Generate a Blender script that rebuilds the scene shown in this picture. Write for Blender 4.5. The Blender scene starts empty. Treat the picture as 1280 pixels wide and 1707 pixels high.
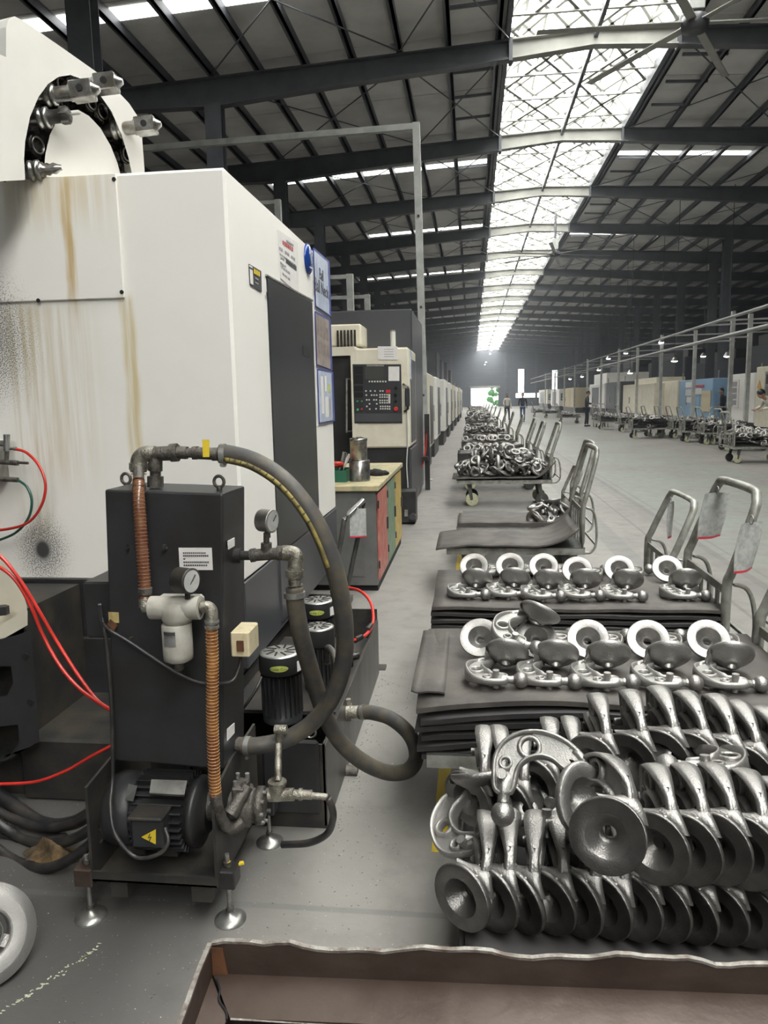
import bpy, bmesh, math, random
from mathutils import Vector, Matrix
random.seed(7)
S = bpy.context.scene
COL = S.collection
PI = math.pi
# ------------------------------------------------------------------ camera
R_ = Vector((0.99329199, 0.11392926, -0.01977726))
U_ = Vector((0.00251842, 0.14967947, 0.98873137))
D_ = Vector((-0.11560568, 0.98214876, -0.1483885))
EYE = Vector((0, 0, 1.5))
FPX = 1250.0
cam_d = bpy.data.cameras.new('camera')
cam_d.sensor_fit = 'VERTICAL'
cam_d.sensor_height = 36.0
cam_d.lens = 36.0 * FPX / 1707.0
cam_d.clip_start = 0.05
cam_d.clip_end = 400
cam = bpy.data.objects.new('camera', cam_d)
COL.objects.link(cam)
cam.matrix_world = Matrix(((R_.x, U_.x, -D_.x, 0), (R_.y, U_.y, -D_.y, 0), (R_.z, U_.z, -D_.z, 1.5), (0, 0, 0, 1)))
S.camera = cam
S.view_settings.view_transform = 'Standard'
S.view_settings.look = 'None'
S.view_settings.gamma = 1.0
S.view_settings.use_curve_mapping = False
S.view_settings.exposure = 0.60
S.cycles.use_denoising = True
S.cycles.use_light_tree = False
S.cycles.max_bounces = 6
S.cycles.diffuse_bounces = 4
S.cycles.glossy_bounces = 3
S.cycles.volume_bounces = 0
S.cycles.sample_clamp_indirect = 8
SKY_L = 8.0        # radiance of the overcast sky through the translucent roof panels
world = bpy.data.worlds.new('sky')
S.world = world
world.use_nodes = True
bgn = world.node_tree.nodes['Background']
bgn.inputs[0].default_value = (0.93, 0.97, 1.0, 1)
bgn.inputs[1].default_value = 3.0


def at(px, py, X=None, Y=None, Z=None):
    """survey: the point on the plane X=, Y= or Z= that lies along one sight line of the photograph"""
    v = D_ + R_ * ((px - 640.0) / FPX) - U_ * ((py - 853.5) / FPX)
    if Z is not None:
        t = (Z - 1.5) / v.z
    elif Y is not None:
        t = Y / v.y
    else:
        t = X / v.x
    return EYE + v * t


# ------------------------------------------------------------------ materials
class NT:
    def __init__(s, m):
        s.t = m.node_tree
        s.bsdf = s.t.nodes['Principled BSDF']

    def n(s, typ, **kw):
        nd = s.t.nodes.new(typ)
        for k, v in kw.items():
            setattr(nd, k, v)
        return nd

    def link(s, a, b):
        s.t.links.new(a, b)

    def val(s, sock, v):
        if hasattr(v, 'is_linked'):
            s.link(v, sock)
        else:
            sock.default_value = v

    def math(s, op, a, b=0.0, c=0.0, clamp=False):
        nd = s.n('ShaderNodeMath', operation=op, use_clamp=clamp)
        for i, v in enumerate((a, b, c)):
            s.val(nd.inputs[i], v)
        return nd.outputs[0]

    def noise(s, vec, scale, detail=3.0, rough=0.55):
        nd = s.n('ShaderNodeTexNoise')
        s.link(vec, nd.inputs['Vector'])
        nd.inputs['Scale'].default_value = scale
        nd.inputs['Detail'].default_value = detail
        nd.inputs['Roughness'].default_value = rough
        return nd.outputs['Fac']

    def pos(s, obj=False):
        if obj:
            return s.n('ShaderNodeTexCoord').outputs['Object']
        return s.n('ShaderNodeNewGeometry').outputs['Position']

    def vmul(s, vec, v3):
        nd = s.n('ShaderNodeVectorMath', operation='MULTIPLY')
        s.link(vec, nd.inputs[0])
        nd.inputs[1].default_value = v3
        return nd.outputs[0]

    def sep(s, vec):
        nd = s.n('ShaderNodeSeparateXYZ')
        s.link(vec, nd.inputs[0])
        return nd.outputs

    def ramp(s, fac, a, b):
        nd = s.n('ShaderNodeMapRange', interpolation_type='SMOOTHSTEP')
        s.link(fac, nd.inputs[0])
        nd.inputs[1].default_value = a
        nd.inputs[2].default_value = b
        return nd.outputs[0]

    def mix(s, fac, a, b):
        nd = s.n('ShaderNodeMix', data_type='RGBA')
        s.val(nd.inputs[0], fac)
        for i, v in ((6, a), (7, b)):
            if hasattr(v, 'is_linked'):
                s.link(v, nd.inputs[i])
            else:
                nd.inputs[i].default_value = (*v, 1)
        return nd.outputs[2]

    def bump(s, h, strength, dist=0.01):
        nd = s.n('ShaderNodeBump')
        nd.inputs['Strength'].default_value = strength
        nd.inputs['Distance'].default_value = dist
        s.link(h, nd.inputs['Height'])
        s.link(nd.outputs[0], s.bsdf.inputs['Normal'])


M = {}


def mat(name, col, rough=0.5, metal=0.0, var=0.0, scale=6.0, var2=None, bump=0.0, bscale=40.0, spec=0.5, stretch=None, thr=(0.35, 0.7), emit=0.0, rvar=0.0, obj=False):
    m = bpy.data.materials.new(name)
    m.use_nodes = True
    t = NT(m)
    b = t.bsdf
    b.inputs['Base Color'].default_value = (*col, 1)
    b.inputs['Roughness'].default_value = rough
    b.inputs['Metallic'].default_value = metal
    b.inputs['Specular IOR Level'].default_value = spec
    if var or bump or rvar:
        p = t.pos(obj)
        if stretch:
            p = t.vmul(p, stretch)
        if var:
            f = t.ramp(t.noise(p, scale, 5), *thr)
            c2 = var2 or tuple(c * (1 - var) for c in col)
            t.link(t.mix(f, col, c2), b.inputs['Base Color'])
            if rvar:
                t.link(t.math('MULTIPLY_ADD', f, rvar, rough), b.inputs['Roughness'])
        if bump:
            t.bump(t.noise(p, bscale, 4), bump)
    if emit:
        b.inputs['Emission Color'].default_value = (*col, 1)
        b.inputs['Emission Strength'].default_value = emit
    M[name] = m
    return m


mat('white_paint', (0.80, 0.785, 0.745), 0.42, var=0.06, scale=3)
mat('cover_paint', (0.68, 0.665, 0.62), 0.42, var=0.08, scale=3)
mat('cream_paint', (0.72, 0.68, 0.56), 0.45, var=0.1, scale=4, var2=(0.64, 0.59, 0.47))
mat('black_paint', (0.030, 0.031, 0.034), 0.42, var=0.3, scale=5, var2=(0.020, 0.019, 0.018), bump=0.05, bscale=120)
mat('black_dirty', (0.022, 0.022, 0.022), 0.5, var=0.5, scale=9, var2=(0.05, 0.043, 0.034), bump=0.1, bscale=60)
mat('charcoal_paint', (0.065, 0.067, 0.075), 0.35, var=0.12, scale=3)
mat('door_black', (0.026, 0.027, 0.030), 0.30, var=0.15, scale=3)
mat('dark_gap', (0.008, 0.008, 0.009), 0.8)
mat('forging', (0.36, 0.35, 0.335), 0.36, 0.88, var=0.5, scale=14, var2=(0.28, 0.272, 0.262), bump=0.25, bscale=240, rvar=0.12, obj=True)
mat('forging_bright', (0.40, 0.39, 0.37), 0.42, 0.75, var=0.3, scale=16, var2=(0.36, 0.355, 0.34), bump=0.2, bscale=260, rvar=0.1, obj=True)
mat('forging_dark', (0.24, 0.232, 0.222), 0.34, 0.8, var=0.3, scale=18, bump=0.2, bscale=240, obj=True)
mat('machined', (0.52, 0.52, 0.51), 0.25, 0.95, var=0.2, scale=30)
mat('tool_steel', (0.42, 0.42, 0.41), 0.28, 0.9, var=0.4, scale=25, var2=(0.22, 0.2, 0.17))
mat('cast_fitting', (0.16, 0.15, 0.135), 0.5, 0.6, var=0.5, scale=40, var2=(0.08, 0.07, 0.06), bump=0.4, bscale=160)
mat('galv_fitting', (0.42, 0.40, 0.34), 0.42, 0.75, var=0.5, scale=30, var2=(0.14, 0.125, 0.10), bump=0.4, bscale=200)
mat('rubber_hose', (0.055, 0.053, 0.053), 0.55, var=0.5, scale=18, var2=(0.10, 0.085, 0.06), bump=0.1, bscale=150)
mat('hose_stripe', (0.30, 0.24, 0.06), 0.6, var=0.8, scale=30, var2=(0.09, 0.07, 0.035))
mat('amber_hose', (0.36, 0.155, 0.04), 0.22, var=0.7, scale=9, var2=(0.16, 0.05, 0.02), spec=0.7)
mat('amber_hose_dark', (0.12, 0.040, 0.022), 0.22, var=0.5, scale=9, var2=(0.20, 0.10, 0.05), spec=0.7)
mat('amber_wire_dark', (0.22, 0.12, 0.07), 0.35, 0.2)
mat('amber_wire', (0.42, 0.26, 0.12), 0.35, 0.2)
mat('red_tube', (0.62, 0.035, 0.025), 0.3, var=0.3, scale=8)
mat('green_tube', (0.02, 0.09, 0.065), 0.3)
mat('black_cable', (0.018, 0.018, 0.02), 0.4, var=0.4, scale=15, var2=(0.05, 0.045, 0.04))
mat('filter_paint', (0.42, 0.405, 0.365), 0.5, var=0.35, scale=22, var2=(0.33, 0.31, 0.26), bump=0.1, bscale=60)
mat('gauge_glass', (0.5, 0.5, 0.48), 0.12, var=0.2, scale=30)
mat('paper_white', (0.72, 0.70, 0.68), 0.55, var=0.06, scale=20)
mat('paper_yellow', (0.55, 0.42, 0.18), 0.6, var=0.4, scale=40)
mat('ink', (0.05, 0.05, 0.055), 0.6)
mat('ink_red', (0.42, 0.06, 0.06), 0.6)
mat('ink_pale', (0.30, 0.30, 0.31), 0.6)
mat('blue_frame', (0.05, 0.07, 0.28), 0.35)
mat('blue_disc', (0.012, 0.05, 0.25), 0.2)
mat('poster_pale', (0.52, 0.58, 0.72), 0.25, var=0.2, scale=9)
mat('poster_brown', (0.36, 0.30, 0.27), 0.4, var=0.4, scale=12)
mat('poster_photo', (0.16, 0.17, 0.17), 0.4, var=0.7, scale=40, var2=(0.35, 0.24, 0.18))
mat('yellow_paint', (0.62, 0.44, 0.02), 0.6, var=0.5, scale=14, var2=(0.34, 0.27, 0.08), thr=(0.5, 0.75))
mat('yellow_sign', (0.68, 0.50, 0.03), 0.5)
mat('yellow_green', (0.50, 0.56, 0.12), 0.4)
mat('warm_box', (0.62, 0.54, 0.36), 0.5, var=0.4, scale=40, var2=(0.45, 0.34, 0.16), thr=(0.5, 0.8))
mat('zinc', (0.45, 0.45, 0.43), 0.38, 0.8, var=0.4, scale=20, var2=(0.26, 0.25, 0.23))
mat('trolley_paint', (0.36, 0.365, 0.335), 0.45, 0.35, var=0.5, scale=14, var2=(0.2, 0.195, 0.17), bump=0.1)
mat('trolley_dark', (0.10, 0.10, 0.095), 0.5, 0.3, var=0.4, scale=14)
mat('rubber_mat', (0.055, 0.049, 0.045), 0.62, var=0.5, scale=7, var2=(0.10, 0.09, 0.08), bump=0.15, bscale=90)
mat('rubber_mat_black', (0.022, 0.021, 0.022), 0.6, var=0.4, scale=7, var2=(0.04, 0.036, 0.034))
mat('castor_wheel', (0.50, 0.50, 0.34), 0.5, var=0.3, scale=30)
mat('castor_dark', (0.05, 0.05, 0.05), 0.5)
mat('clear_sleeve', (0.42, 0.43, 0.41), 0.25, var=0.3, scale=40, var2=(0.30, 0.31, 0.30))
mat('sleeve_red', (0.60, 0.03, 0.06), 0.4)
mat('rust_steel', (0.092, 0.068, 0.056), 0.45, 0.35, var=0.6, scale=5, var2=(0.055, 0.036, 0.028), bump=0.15, bscale=30, stretch=(1, 1, 2))
mat('rust_edge', (0.38, 0.36, 0.33), 0.5, 0.5, var=0.7, scale=30, var2=(0.16, 0.13, 0.11), bump=0.4, bscale=90)
mat('rust_orange', (0.15, 0.062, 0.026), 0.7, var=0.5, scale=20)
mat('bench_top', (0.48, 0.40, 0.24), 0.55, var=0.5, scale=9, var2=(0.26, 0.28, 0.17))
mat('bench_grey', (0.135, 0.135, 0.128), 0.5, var=0.3, scale=5)
mat('door_red', (0.44, 0.10, 0.085), 0.5, var=0.3, scale=12, var2=(0.52, 0.25, 0.2))
mat('door_green', (0.20, 0.30, 0.20), 0.5, var=0.3, scale=12)
mat('door_yellow', (0.60, 0.44, 0.13), 0.5, var=0.3, scale=12)
mat('green_box', (0.015, 0.10, 0.06), 0.4)
mat('cloth_black', (0.012, 0.012, 0.013), 0.9, bump=0.4, bscale=60)
mat('steel_dark', (0.125, 0.132, 0.148), 0.5, 0.1, var=0.2, scale=2)
mat('steel_light', (0.36, 0.36, 0.33), 0.5, 0.1, var=0.2, scale=2)
mat('post_grey', (0.46, 0.475, 0.45), 0.5, 0.2, var=0.25, scale=5)
mat('pipe_grey', (0.40, 0.41, 0.41), 0.5, 0.2)
mat('roof_liner', (0.72, 0.71, 0.69), 0.7, var=0.25, scale=0.7, bump=0.6, bscale=5)
mat('wall_sheet', (0.085, 0.095, 0.11), 0.6, var=0.2, scale=0.5, stretch=(1, 1, 4))
mat('wall_dark', (0.06, 0.065, 0.075), 0.7)
mat('panel_daylight', (1.0, 1.0, 0.965), 0.5, emit=SKY_L)
mat('strip_daylight', (1.0, 1.0, 0.97), 0.5, emit=3.0)
mat('window_daylight', (0.95, 0.98, 1.0), 0.5, emit=3.0)
mat('lamp_glow', (0.95, 0.98, 1.0), 0.5, emit=14.0)
mat('skin', (0.45, 0.27, 0.19), 0.5)
mat('hair', (0.012, 0.011, 0.011), 0.5)
mat('cloth_white', (0.55, 0.53, 0.47), 0.8)
mat('cloth_navy', (0.02, 0.023, 0.035), 0.8)
mat('cloth_blue', (0.05, 0.10, 0.18), 0.8)
mat('screen', (0.055, 0.057, 0.055), 0.2)
mat('panel_black', (0.028, 0.03, 0.034), 0.4)
mat('key_white', (0.62, 0.62, 0.58), 0.4)
mat('button_red', (0.55, 0.03, 0.03), 0.3)
mat('button_green', (0.05, 0.32, 0.14), 0.3)
mat('sky_blue_paint', (0.22, 0.36, 0.52), 0.4)
mat('orange_paint', (0.55, 0.30, 0.05), 0.5)
mat('foliage_green', (0.10, 0.32, 0.08), 0.8)
mat('paving', (0.5, 0.5, 0.48), 0.8)
mat('oily_black', (0.012, 0.011, 0.010), 0.22, var=0.5, scale=25, var2=(0.04, 0.035, 0.03), bump=0.5, bscale=60)


def make_floor_mat():
    m = bpy.data.materials.new('concrete_floor')
    m.use_nodes = True
    t = NT(m)
    p = t.pos()
    x, y, z = t.sep(p)
    n1 = t.noise(p, 0.55, 6, 0.6)
    n2 = t.noise(p, 6.0, 5, 0.65)
    n3 = t.noise(p, 70.0, 2, 0.5)
    c = t.mix(t.ramp(n1, 0.3, 0.7), (0.252, 0.240, 0.222), (0.196, 0.188, 0.175))
    c = t.mix(t.math('MULTIPLY', t.ramp(n2, 0.45, 0.75), 0.5), c, (0.15, 0.144, 0.135))
    # worn oily ground around the first machine: stain plus painted-in shade under the filter unit
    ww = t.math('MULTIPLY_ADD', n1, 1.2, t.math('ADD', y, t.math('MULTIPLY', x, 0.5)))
    oil_shade = t.math('MULTIPLY', t.ramp(ww, 4.6, 2.6), 0.92)
    oil_shade = t.math('MULTIPLY', oil_shade, t.ramp(t.math('MULTIPLY_ADD', n2, 0.3, x), -0.30, -0.85))
    c = t.mix(oil_shade, c, (0.072, 0.070, 0.067))
    # greenish epoxy lane of the wide aisle
    lane = t.math('MULTIPLY', t.ramp(x, 2.30, 2.34), t.ramp(x, 5.2, 5.1))
    lane = t.math('MULTIPLY', lane, t.math('MULTIPLY', t.ramp(n1, 0.62, 0.45), 0.55))
    c = t.mix(lane, c, (0.20, 0.235, 0.21))
    for x0, w, k in ((1.875, 0.012, 0.55), (2.27, 0.03, 0.5), (2.40, 0.012, 0.35), (6.6, 0.08, 0.25)):
        ln = t.ramp(t.math('ABSOLUTE', t.math('SUBTRACT', x, x0)), w * 1.6, w)
        c = t.mix(t.math('MULTIPLY', ln, k), c, (0.10, 0.098, 0.095))
    band = t.math('MULTIPLY', t.ramp(x, 2.10, 2.13), t.ramp(x, 2.30, 2.27))
    c = t.mix(t.math('MULTIPLY', band, 0.35), c, (0.15, 0.148, 0.145))
    band = t.math('MULTIPLY', t.ramp(x, 1.33, 1.36), t.ramp(x, 1.58, 1.55))
    c = t.mix(t.math('MULTIPLY', band, 0.45), c, (0.13, 0.13, 0.128))
    # joints across
    jy = t.math('ABSOLUTE', t.math('SUBTRACT', t.math('MODULO', t.math('ADD', y, 61.0), 6.0), 3.0))
    jn = t.ramp(jy, 0.016, 0.008)
    c = t.mix(t.math('MULTIPLY', jn, 0.45), c, (0.12, 0.12, 0.118))
    # fine metal swarf specks near the machine
    spk = t.math('MULTIPLY', t.ramp(t.noise(p, 160, 1, 0.3), 0.76, 0.80), t.ramp(y, 4.5, 2.0))
    c = t.mix(spk, c, (0.6, 0.6, 0.58))
    # patch of peeled yellow-white marking paint
    t.link(c, t.bsdf.inputs['Base Color'])
    t.link(t.math('MULTIPLY_ADD', n2, 0.25, 0.36), t.bsdf.inputs['Roughness'])
    t.bsdf.inputs['Specular IOR Level'].default_value = 0.45
    t.bump(t.math('ADD', n2, t.math('MULTIPLY', n3, 0.3)), 0.12, 0.01)
    M['concrete_floor'] = m


make_floor_mat()


def make_stained():
    """white paint of the first machine: coolant runs, rust runs and overspray blotches"""
    m = bpy.data.materials.new('white_stained')
    m.use_nodes = True
    t = NT(m)
    p = t.pos()
    x, y, z = t.sep(p)
    base = (0.83, 0.81, 0.765)
    n = t.noise(p, 2.5, 4)
    c = t.mix(t.math('MULTIPLY', t.ramp(n, 0.4, 0.75), 0.35), base, (0.75, 0.72, 0.66))
    st = t.noise(t.vmul(p, (28, 28, 1.1)), 1.0, 4, 0.6)
    front = t.ramp(y, 3.08, 3.03)
    wig = t.math('MULTIPLY', t.math('SUBTRACT', t.noise(t.vmul(p, (0.3, 0.3, 3.0)), 1.0, 3), 0.5), 0.05)
    xw = t.math('ADD', x, wig)

    def run(x0, w, z0, z1, col, k, cc):
        a = t.ramp(t.math('ABSOLUTE', t.math('SUBTRACT', xw, x0)), w, w * 0.2)
        b = t.math('MULTIPLY', t.ramp(z, z0 - 0.12, z0 + 0.12), t.ramp(z, z1 + 0.02, z1 - 0.04))
        f = t.math('MULTIPLY', t.math('MULTIPLY', a, b), t.ramp(st, 0.36, 0.62))
        f = t.math('MULTIPLY', t.math('MULTIPLY', f, k), front)
        return t.mix(f, cc, col)
    c = run(-1.61, 0.035, 1.90, 2.41, (0.50, 0.33, 0.10), 0.85, c)
    c = run(-1.385, 0.045, 1.15, 1.94, (0.56, 0.45, 0.20), 0.8, c)
    c = run(-1.75, 0.28, 1.2, 1.92, (0.60, 0.53, 0.38), 0.6, c)
    c = run(-1.85, 0.10, 0.9, 1.92, (0.52, 0.44, 0.27), 0.55, c)
    c = run(-1.65, 0.35, 2.25, 2.43, (0.58, 0.48, 0.28), 0.6, c)
    spk = t.noise(p, 190, 2, 0.5)
    for (bx, bz, r) in ((-1.845, 0.885, 0.05), (-2.02, 1.78, 0.09)):
        dx = t.math('MULTIPLY', t.math('SUBTRACT', x, bx), 1.25)
        dz = t.math('SUBTRACT', z, bz)
        d = t.math('SQRT', t.math('ADD', t.math('MULTIPLY', dx, dx), t.math('MULTIPLY', dz, dz)))
        core = t.ramp(d, r * 1.25, r * 0.55)
        halo = t.math('MULTIPLY', t.ramp(d, r * 4.2, r * 0.8), 0.9)
        sp = t.math('MULTIPLY', t.ramp(t.math('ADD', spk, t.math('MULTIPLY', halo, 0.16)), 0.58, 0.66), t.ramp(d, r * 4.5, r * 1.5))
        c = t.mix(t.math('MULTIPLY', t.math('MAXIMUM', core, t.math('MULTIPLY', sp, 0.75)), front), c, (0.045, 0.043, 0.045))
        c = t.mix(t.math('MULTIPLY', t.math('MULTIPLY', halo, 0.22), front), c, (0.1, 0.1, 0.1))
    t.link(c, t.bsdf.inputs['Base Color'])
    t.bsdf.inputs['Roughness'].default_value = 0.4
    M['white_stained'] = m


make_stained()


# ------------------------------------------------------------------ mesh helpers
def basis(d):
    d = Vector(d).normalized()
    a = Vector((0, 0, 1)) if abs(d.z) < 0.9 else Vector((1, 0, 0))
    s = d.cross(a).normalized()
    return s, s.cross(d).normalized(), d


def catmull(pts, n=8):
    P = [Vector(p) for p in pts]
    P = [P[0] * 2 - P[1]] + P + [P[-1] * 2 - P[-2]]
    out = []
    for i in range(1, len(P) - 2):
        a, b, c, d = P[i - 1:i + 3]
        for k in range(n):
            t = k / n
            out.append(0.5 * ((2 * b) + (c - a) * t + (2 * a - 5 * b + 4 * c - d) * t * t + (3 * b - a - 3 * c + d) * t ** 3))
    out.append(P[-2].copy())
    return out


class MB:
    def __init__(s):
        s.v, s.f, s.sm = [], [], []

    def add(s, vs, fs, smooth=False, M4=None):
        o = len(s.v)
        s.v += [tuple(M4 @ Vector(v)) if M4 else tuple(v) for v in vs]
        s.f += [tuple(i + o for i in f) for f in fs]
        s.sm += [smooth] * len(fs)
        return s

    def hexa(s, a, b):
        """two quads of four points each, same winding"""
        vs = list(a) + list(b)
        fs = [(3, 2, 1, 0), (4, 5, 6, 7)] + [(i, (i + 1) % 4, 4 + (i + 1) % 4, 4 + i) for i in range(4)]
        return s.add(vs, fs)

    def box(s, x0, x1, y0, y1, z0, z1, M4=None, b=0.0):
        if b:
            b = min(b, abs(x1 - x0) * .45, abs(y1 - y0) * .45, abs(z1 - z0) * .45)
            vs, idx = [], {}
            for sx in (0, 1):
                for sy in (0, 1):
                    for sz in (0, 1):
                        c = ((x0, x1)[sx], (y0, y1)[sy], (z0, z1)[sz])
                        g = ((b, -b)[sx], (b, -b)[sy], (b, -b)[sz])
                        for ax in range(3):
                            idx[(sx, sy, sz, ax)] = len(vs)
                            vs.append(tuple(c[i] if i == ax else c[i] + g[i] for i in range(3)))
            fs = []
            for ax in range(3):
                u, w = [i for i in range(3) if i != ax]
                for e in (0, 1):
                    q = []
                    for (p, r) in ((0, 0), (1, 0), (1, 1), (0, 1)):
                        k = [0, 0, 0]
                        k[ax] = e
                        k[u] = p
                        k[w] = r
                        q.append(idx[(*k, ax)])
                    fs.append(q)
            for ax in range(3):
                u, w = [i for i in range(3) if i != ax]
                for p in (0, 1):
                    for r in (0, 1):
                        q = []
                        for (e, a2) in ((0, u), (1, u), (1, w), (0, w)):
                            k = [0, 0, 0]
                            k[ax] = e
                            k[u] = p
                            k[w] = r
                            q.append(idx[(*k, a2)])
                        fs.append(q)
            for sx in (0, 1):
                for sy in (0, 1):
                    for sz in (0, 1):
                        fs.append([idx[(sx, sy, sz, a)] for a in range(3)])
            return s.add(vs, fs, False, M4)
        vs = [(x, y, z) for z in (z0, z1) for x, y in ((x0, y0), (x1, y0), (x1, y1), (x0, y1))]
        return s.add(vs, [(3, 2, 1, 0), (4, 5, 6, 7), (0, 1, 5, 4), (1, 2, 6, 5), (2, 3, 7, 6), (3, 0, 4, 7)], False, M4)

    def bar(s, p, q, w, h=None, up=None):
        p, q = Vector(p), Vector(q)
        h = h or w
        d = (q - p).normalized()
        if up is None:
            a, b, d = basis(d)
        else:
            a = d.cross(Vector(up)).normalized()
            b = a.cross(d).normalized()
        a, b = a * w / 2, b * h / 2
        return s.hexa([p - a - b, p + a - b, p + a + b, p - a + b], [q - a - b, q + a - b, q + a + b, q - a + b])

    def tube(s, pts, r, n=10, cap=True, rf=None):
        P = [Vector(p) for p in pts]
        o = len(P)
        vs, fs = [], []
        T = []
        for i in range(o):
            t = P[min(i + 1, o - 1)] - P[max(i - 1, 0)]
            T.append(t.normalized() if t.length > 1e-9 else Vector((0, 0, 1)))
        a, b, _ = basis(T[0])
        for i in range(o):
            if i:
                a = (a - T[i] * a.dot(T[i])).normalized()
                b = T[i].cross(a)
            rr = rf(i) if rf else (r[i] if isinstance(r, (list, tuple)) else r)
            for k in range(n):
                an = 2 * PI * k / n
                vs.append(P[i] + (a * math.cos(an) + b * math.sin(an)) * rr)
        for i in range(o - 1):
            for k in range(n):
                k2 = (k + 1) % n
                fs.append((i * n + k, i * n + k2, (i + 1) * n + k2, (i + 1) * n + k))
        s.add(vs, fs, True)
        if cap:
            s.add(vs[:n], [tuple(range(n - 1, -1, -1))])
            s.add(vs[-n:], [tuple(range(n))])
        return s

    def lathe(s, prof, n=24, axis=(0, 0, 1), org=(0, 0, 0), smooth=True, scale=(1, 1)):
        """prof: (radius, height) pairs along axis"""
        a, b, d = basis(axis)
        org = Vector(org)
        vs, fs = [], []
        for r, h in prof:
            for k in range(n):
                an = 2 * PI * k / n
                vs.append(org + d * h + (a * math.cos(an) * scale[0] + b * math.sin(an) * scale[1]) * r)
        m = len(prof)
        for i in range(m - 1):
            for k in range(n):
                k2 = (k + 1) % n
                fs.append((i * n + k, i * n + k2, (i + 1) * n + k2, (i + 1) * n + k))
        s.add(vs, fs, smooth)
        if prof[0][0] > 1e-6:
            s.add(vs[:n], [tuple(range(n - 1, -1, -1))])
        if prof[-1][0] > 1e-6:
            s.add(vs[-n:], [tuple(range(n))])
        return s

    def cyl(s, p, q, r, n=16, r2=None):
        p, q = Vector(p), Vector(q)
        return s.lathe([(r, 0), (r if r2 is None else r2, (q - p).length)], n, q - p, p)

    def sphere(s, c, r, n=18, m=10, sc=(1, 1, 1)):
        vs, fs = [], []
        for i in range(m + 1):
            th = PI * i / m
            for k in range(n):
                ph = 2 * PI * k / n
                vs.append((c[0] + r * sc[0] * math.sin(th) * math.cos(ph), c[1] + r * sc[1] * math.sin(th) * math.sin(ph), c[2] + r * sc[2] * math.cos(th)))
        for i in range(m):
            for k in range(n):
                k2 = (k + 1) % n
                fs.append((i * n + k, (i + 1) * n + k, (i + 1) * n + k2, i * n + k2))
        return s.add(vs, fs, True)

    def torus(s, c, R, r, axis=(0, 0, 1), n=24, m=8, a0=0, a1=2 * PI):
        a, b, d = basis(axis)
        c = Vector(c)
        full = abs(a1 - a0 - 2 * PI) < 1e-6
        pts = [c + (a * math.cos(a0 + (a1 - a0) * k / n) + b * math.sin(a0 + (a1 - a0) * k / n)) * R for k in range(n + (0 if full else 1))]
        if not full:
            return s.tube(pts, r, m)
        vs, fs = [], []
        for k, p in enumerate(pts):
            o = (p - c).normalized()
            for j in range(m):
                an = 2 * PI * j / m
                vs.append(p + (o * math.cos(an) + d * math.sin(an)) * r)
        for k in range(n):
            for j in range(m):
                fs.append((k * m + j, ((k + 1) % n) * m + j, ((k + 1) % n) * m + (j + 1) % m, k * m + (j + 1) % m))
        return s.add(vs, fs, True)

    def poly(s, outer, holes=(), t=0.01, frame=None, smooth=False):
        """flat plate: 2-D outline with holes, thickness t centred; frame maps (u, v, w) to 3-D"""
        fr = frame or (lambda u, v, w: (u, v, w))
        bm = bmesh.new()
        loops = [outer] + list(holes)
        es = []
        for lp in loops:
            vv = [bm.verts.new((p[0], p[1], 0)) for p in lp]
            for i in range(len(vv)):
                es.append(bm.edges.new((vv[i], vv[(i + 1) % len(vv)])))
        bmesh.ops.triangle_fill(bm, use_beauty=True, use_dissolve=False, edges=es)
        bm.verts.index_update()
        V = [v.co.copy() for v in bm.verts]
        F = [tuple(v.index for v in f.verts) for f in bm.faces]
        bm.free()
        nv = len(V)
        vs = [fr(v.x, v.y, t / 2) for v in V] + [fr(v.x, v.y, -t / 2) for v in V]
        fs = F + [tuple(i + nv for i in reversed(f)) for f in F]
        s.add(vs, fs)
        for lp in loops:
            n = len(lp)
            vv = [fr(p[0], p[1], t / 2) for p in lp] + [fr(p[0], p[1], -t / 2) for p in lp]
            s.add(vv, [(i, (i + 1) % n, n + (i + 1) % n, n + i) for i in range(n)], smooth)
        return s

    def grid(s, f, nu, nv, smooth=True):
        vs = [f(i / nu, j / nv) for j in range(nv + 1) for i in range(nu + 1)]
        fs = [(j * (nu + 1) + i, j * (nu + 1) + i + 1, (j + 1) * (nu + 1) + i + 1, (j + 1) * (nu + 1) + i) for j in range(nv) for i in range(nu)]
        return s.add(vs, fs, smooth)

    def build(s, name, m, parent=None, world=True, fix=True):
        me = bpy.data.meshes.new(name)
        vs = s.v
        if parent is not None and world:
            o = chain(parent)
            vs = [(v[0] - o.x, v[1] - o.y, v[2] - o.z) for v in vs]
        me.from_pydata(vs, [], s.f)
        me.polygons.foreach_set('use_smooth', s.sm)
        if fix:
            bm = bmesh.new()
            bm.from_mesh(me)
            bmesh.ops.recalc_face_normals(bm, faces=bm.faces)
            bm.to_mesh(me)
            bm.free()
        me.materials.append(M[m])
        me.update()
        o = bpy.data.objects.new(name, me)
        COL.objects.link(o)
        if parent is not None:
            o.parent = parent
        return o


def chain(o):
    v = Vector((0, 0, 0))
    while o is not None:
        v += o.location
        o = o.parent
    return v


def thing(name, label, cat, loc=(0, 0, 0), group=None, rz=0.0):
    o = bpy.data.objects.new(name, None)
    o.empty_display_size = 0.1
    COL.objects.link(o)
    o.location = loc
    o.rotation_euler = (0, 0, rz)
    return tag(o, label, cat, group)


def tag(o, label=None, cat=None, group=None, kind=None):
    if label:
        o['label'] = label
    if cat:
        o['category'] = cat
    if group:
        o['group'] = group
    if kind:
        o['kind'] = kind
    return o


def settle(o):
    """a one-mesh thing keeps its origin at its base"""
    xs = [v.co for v in o.data.vertices]
    c = Vector((sum(v.x for v in xs) / len(xs), sum(v.y for v in xs) / len(xs), min(v.z for v in xs)))
    for v in xs:
        v -= c
    o.location = c
    return o


def lab(o, label):
    o['label'] = label
    return o


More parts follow.
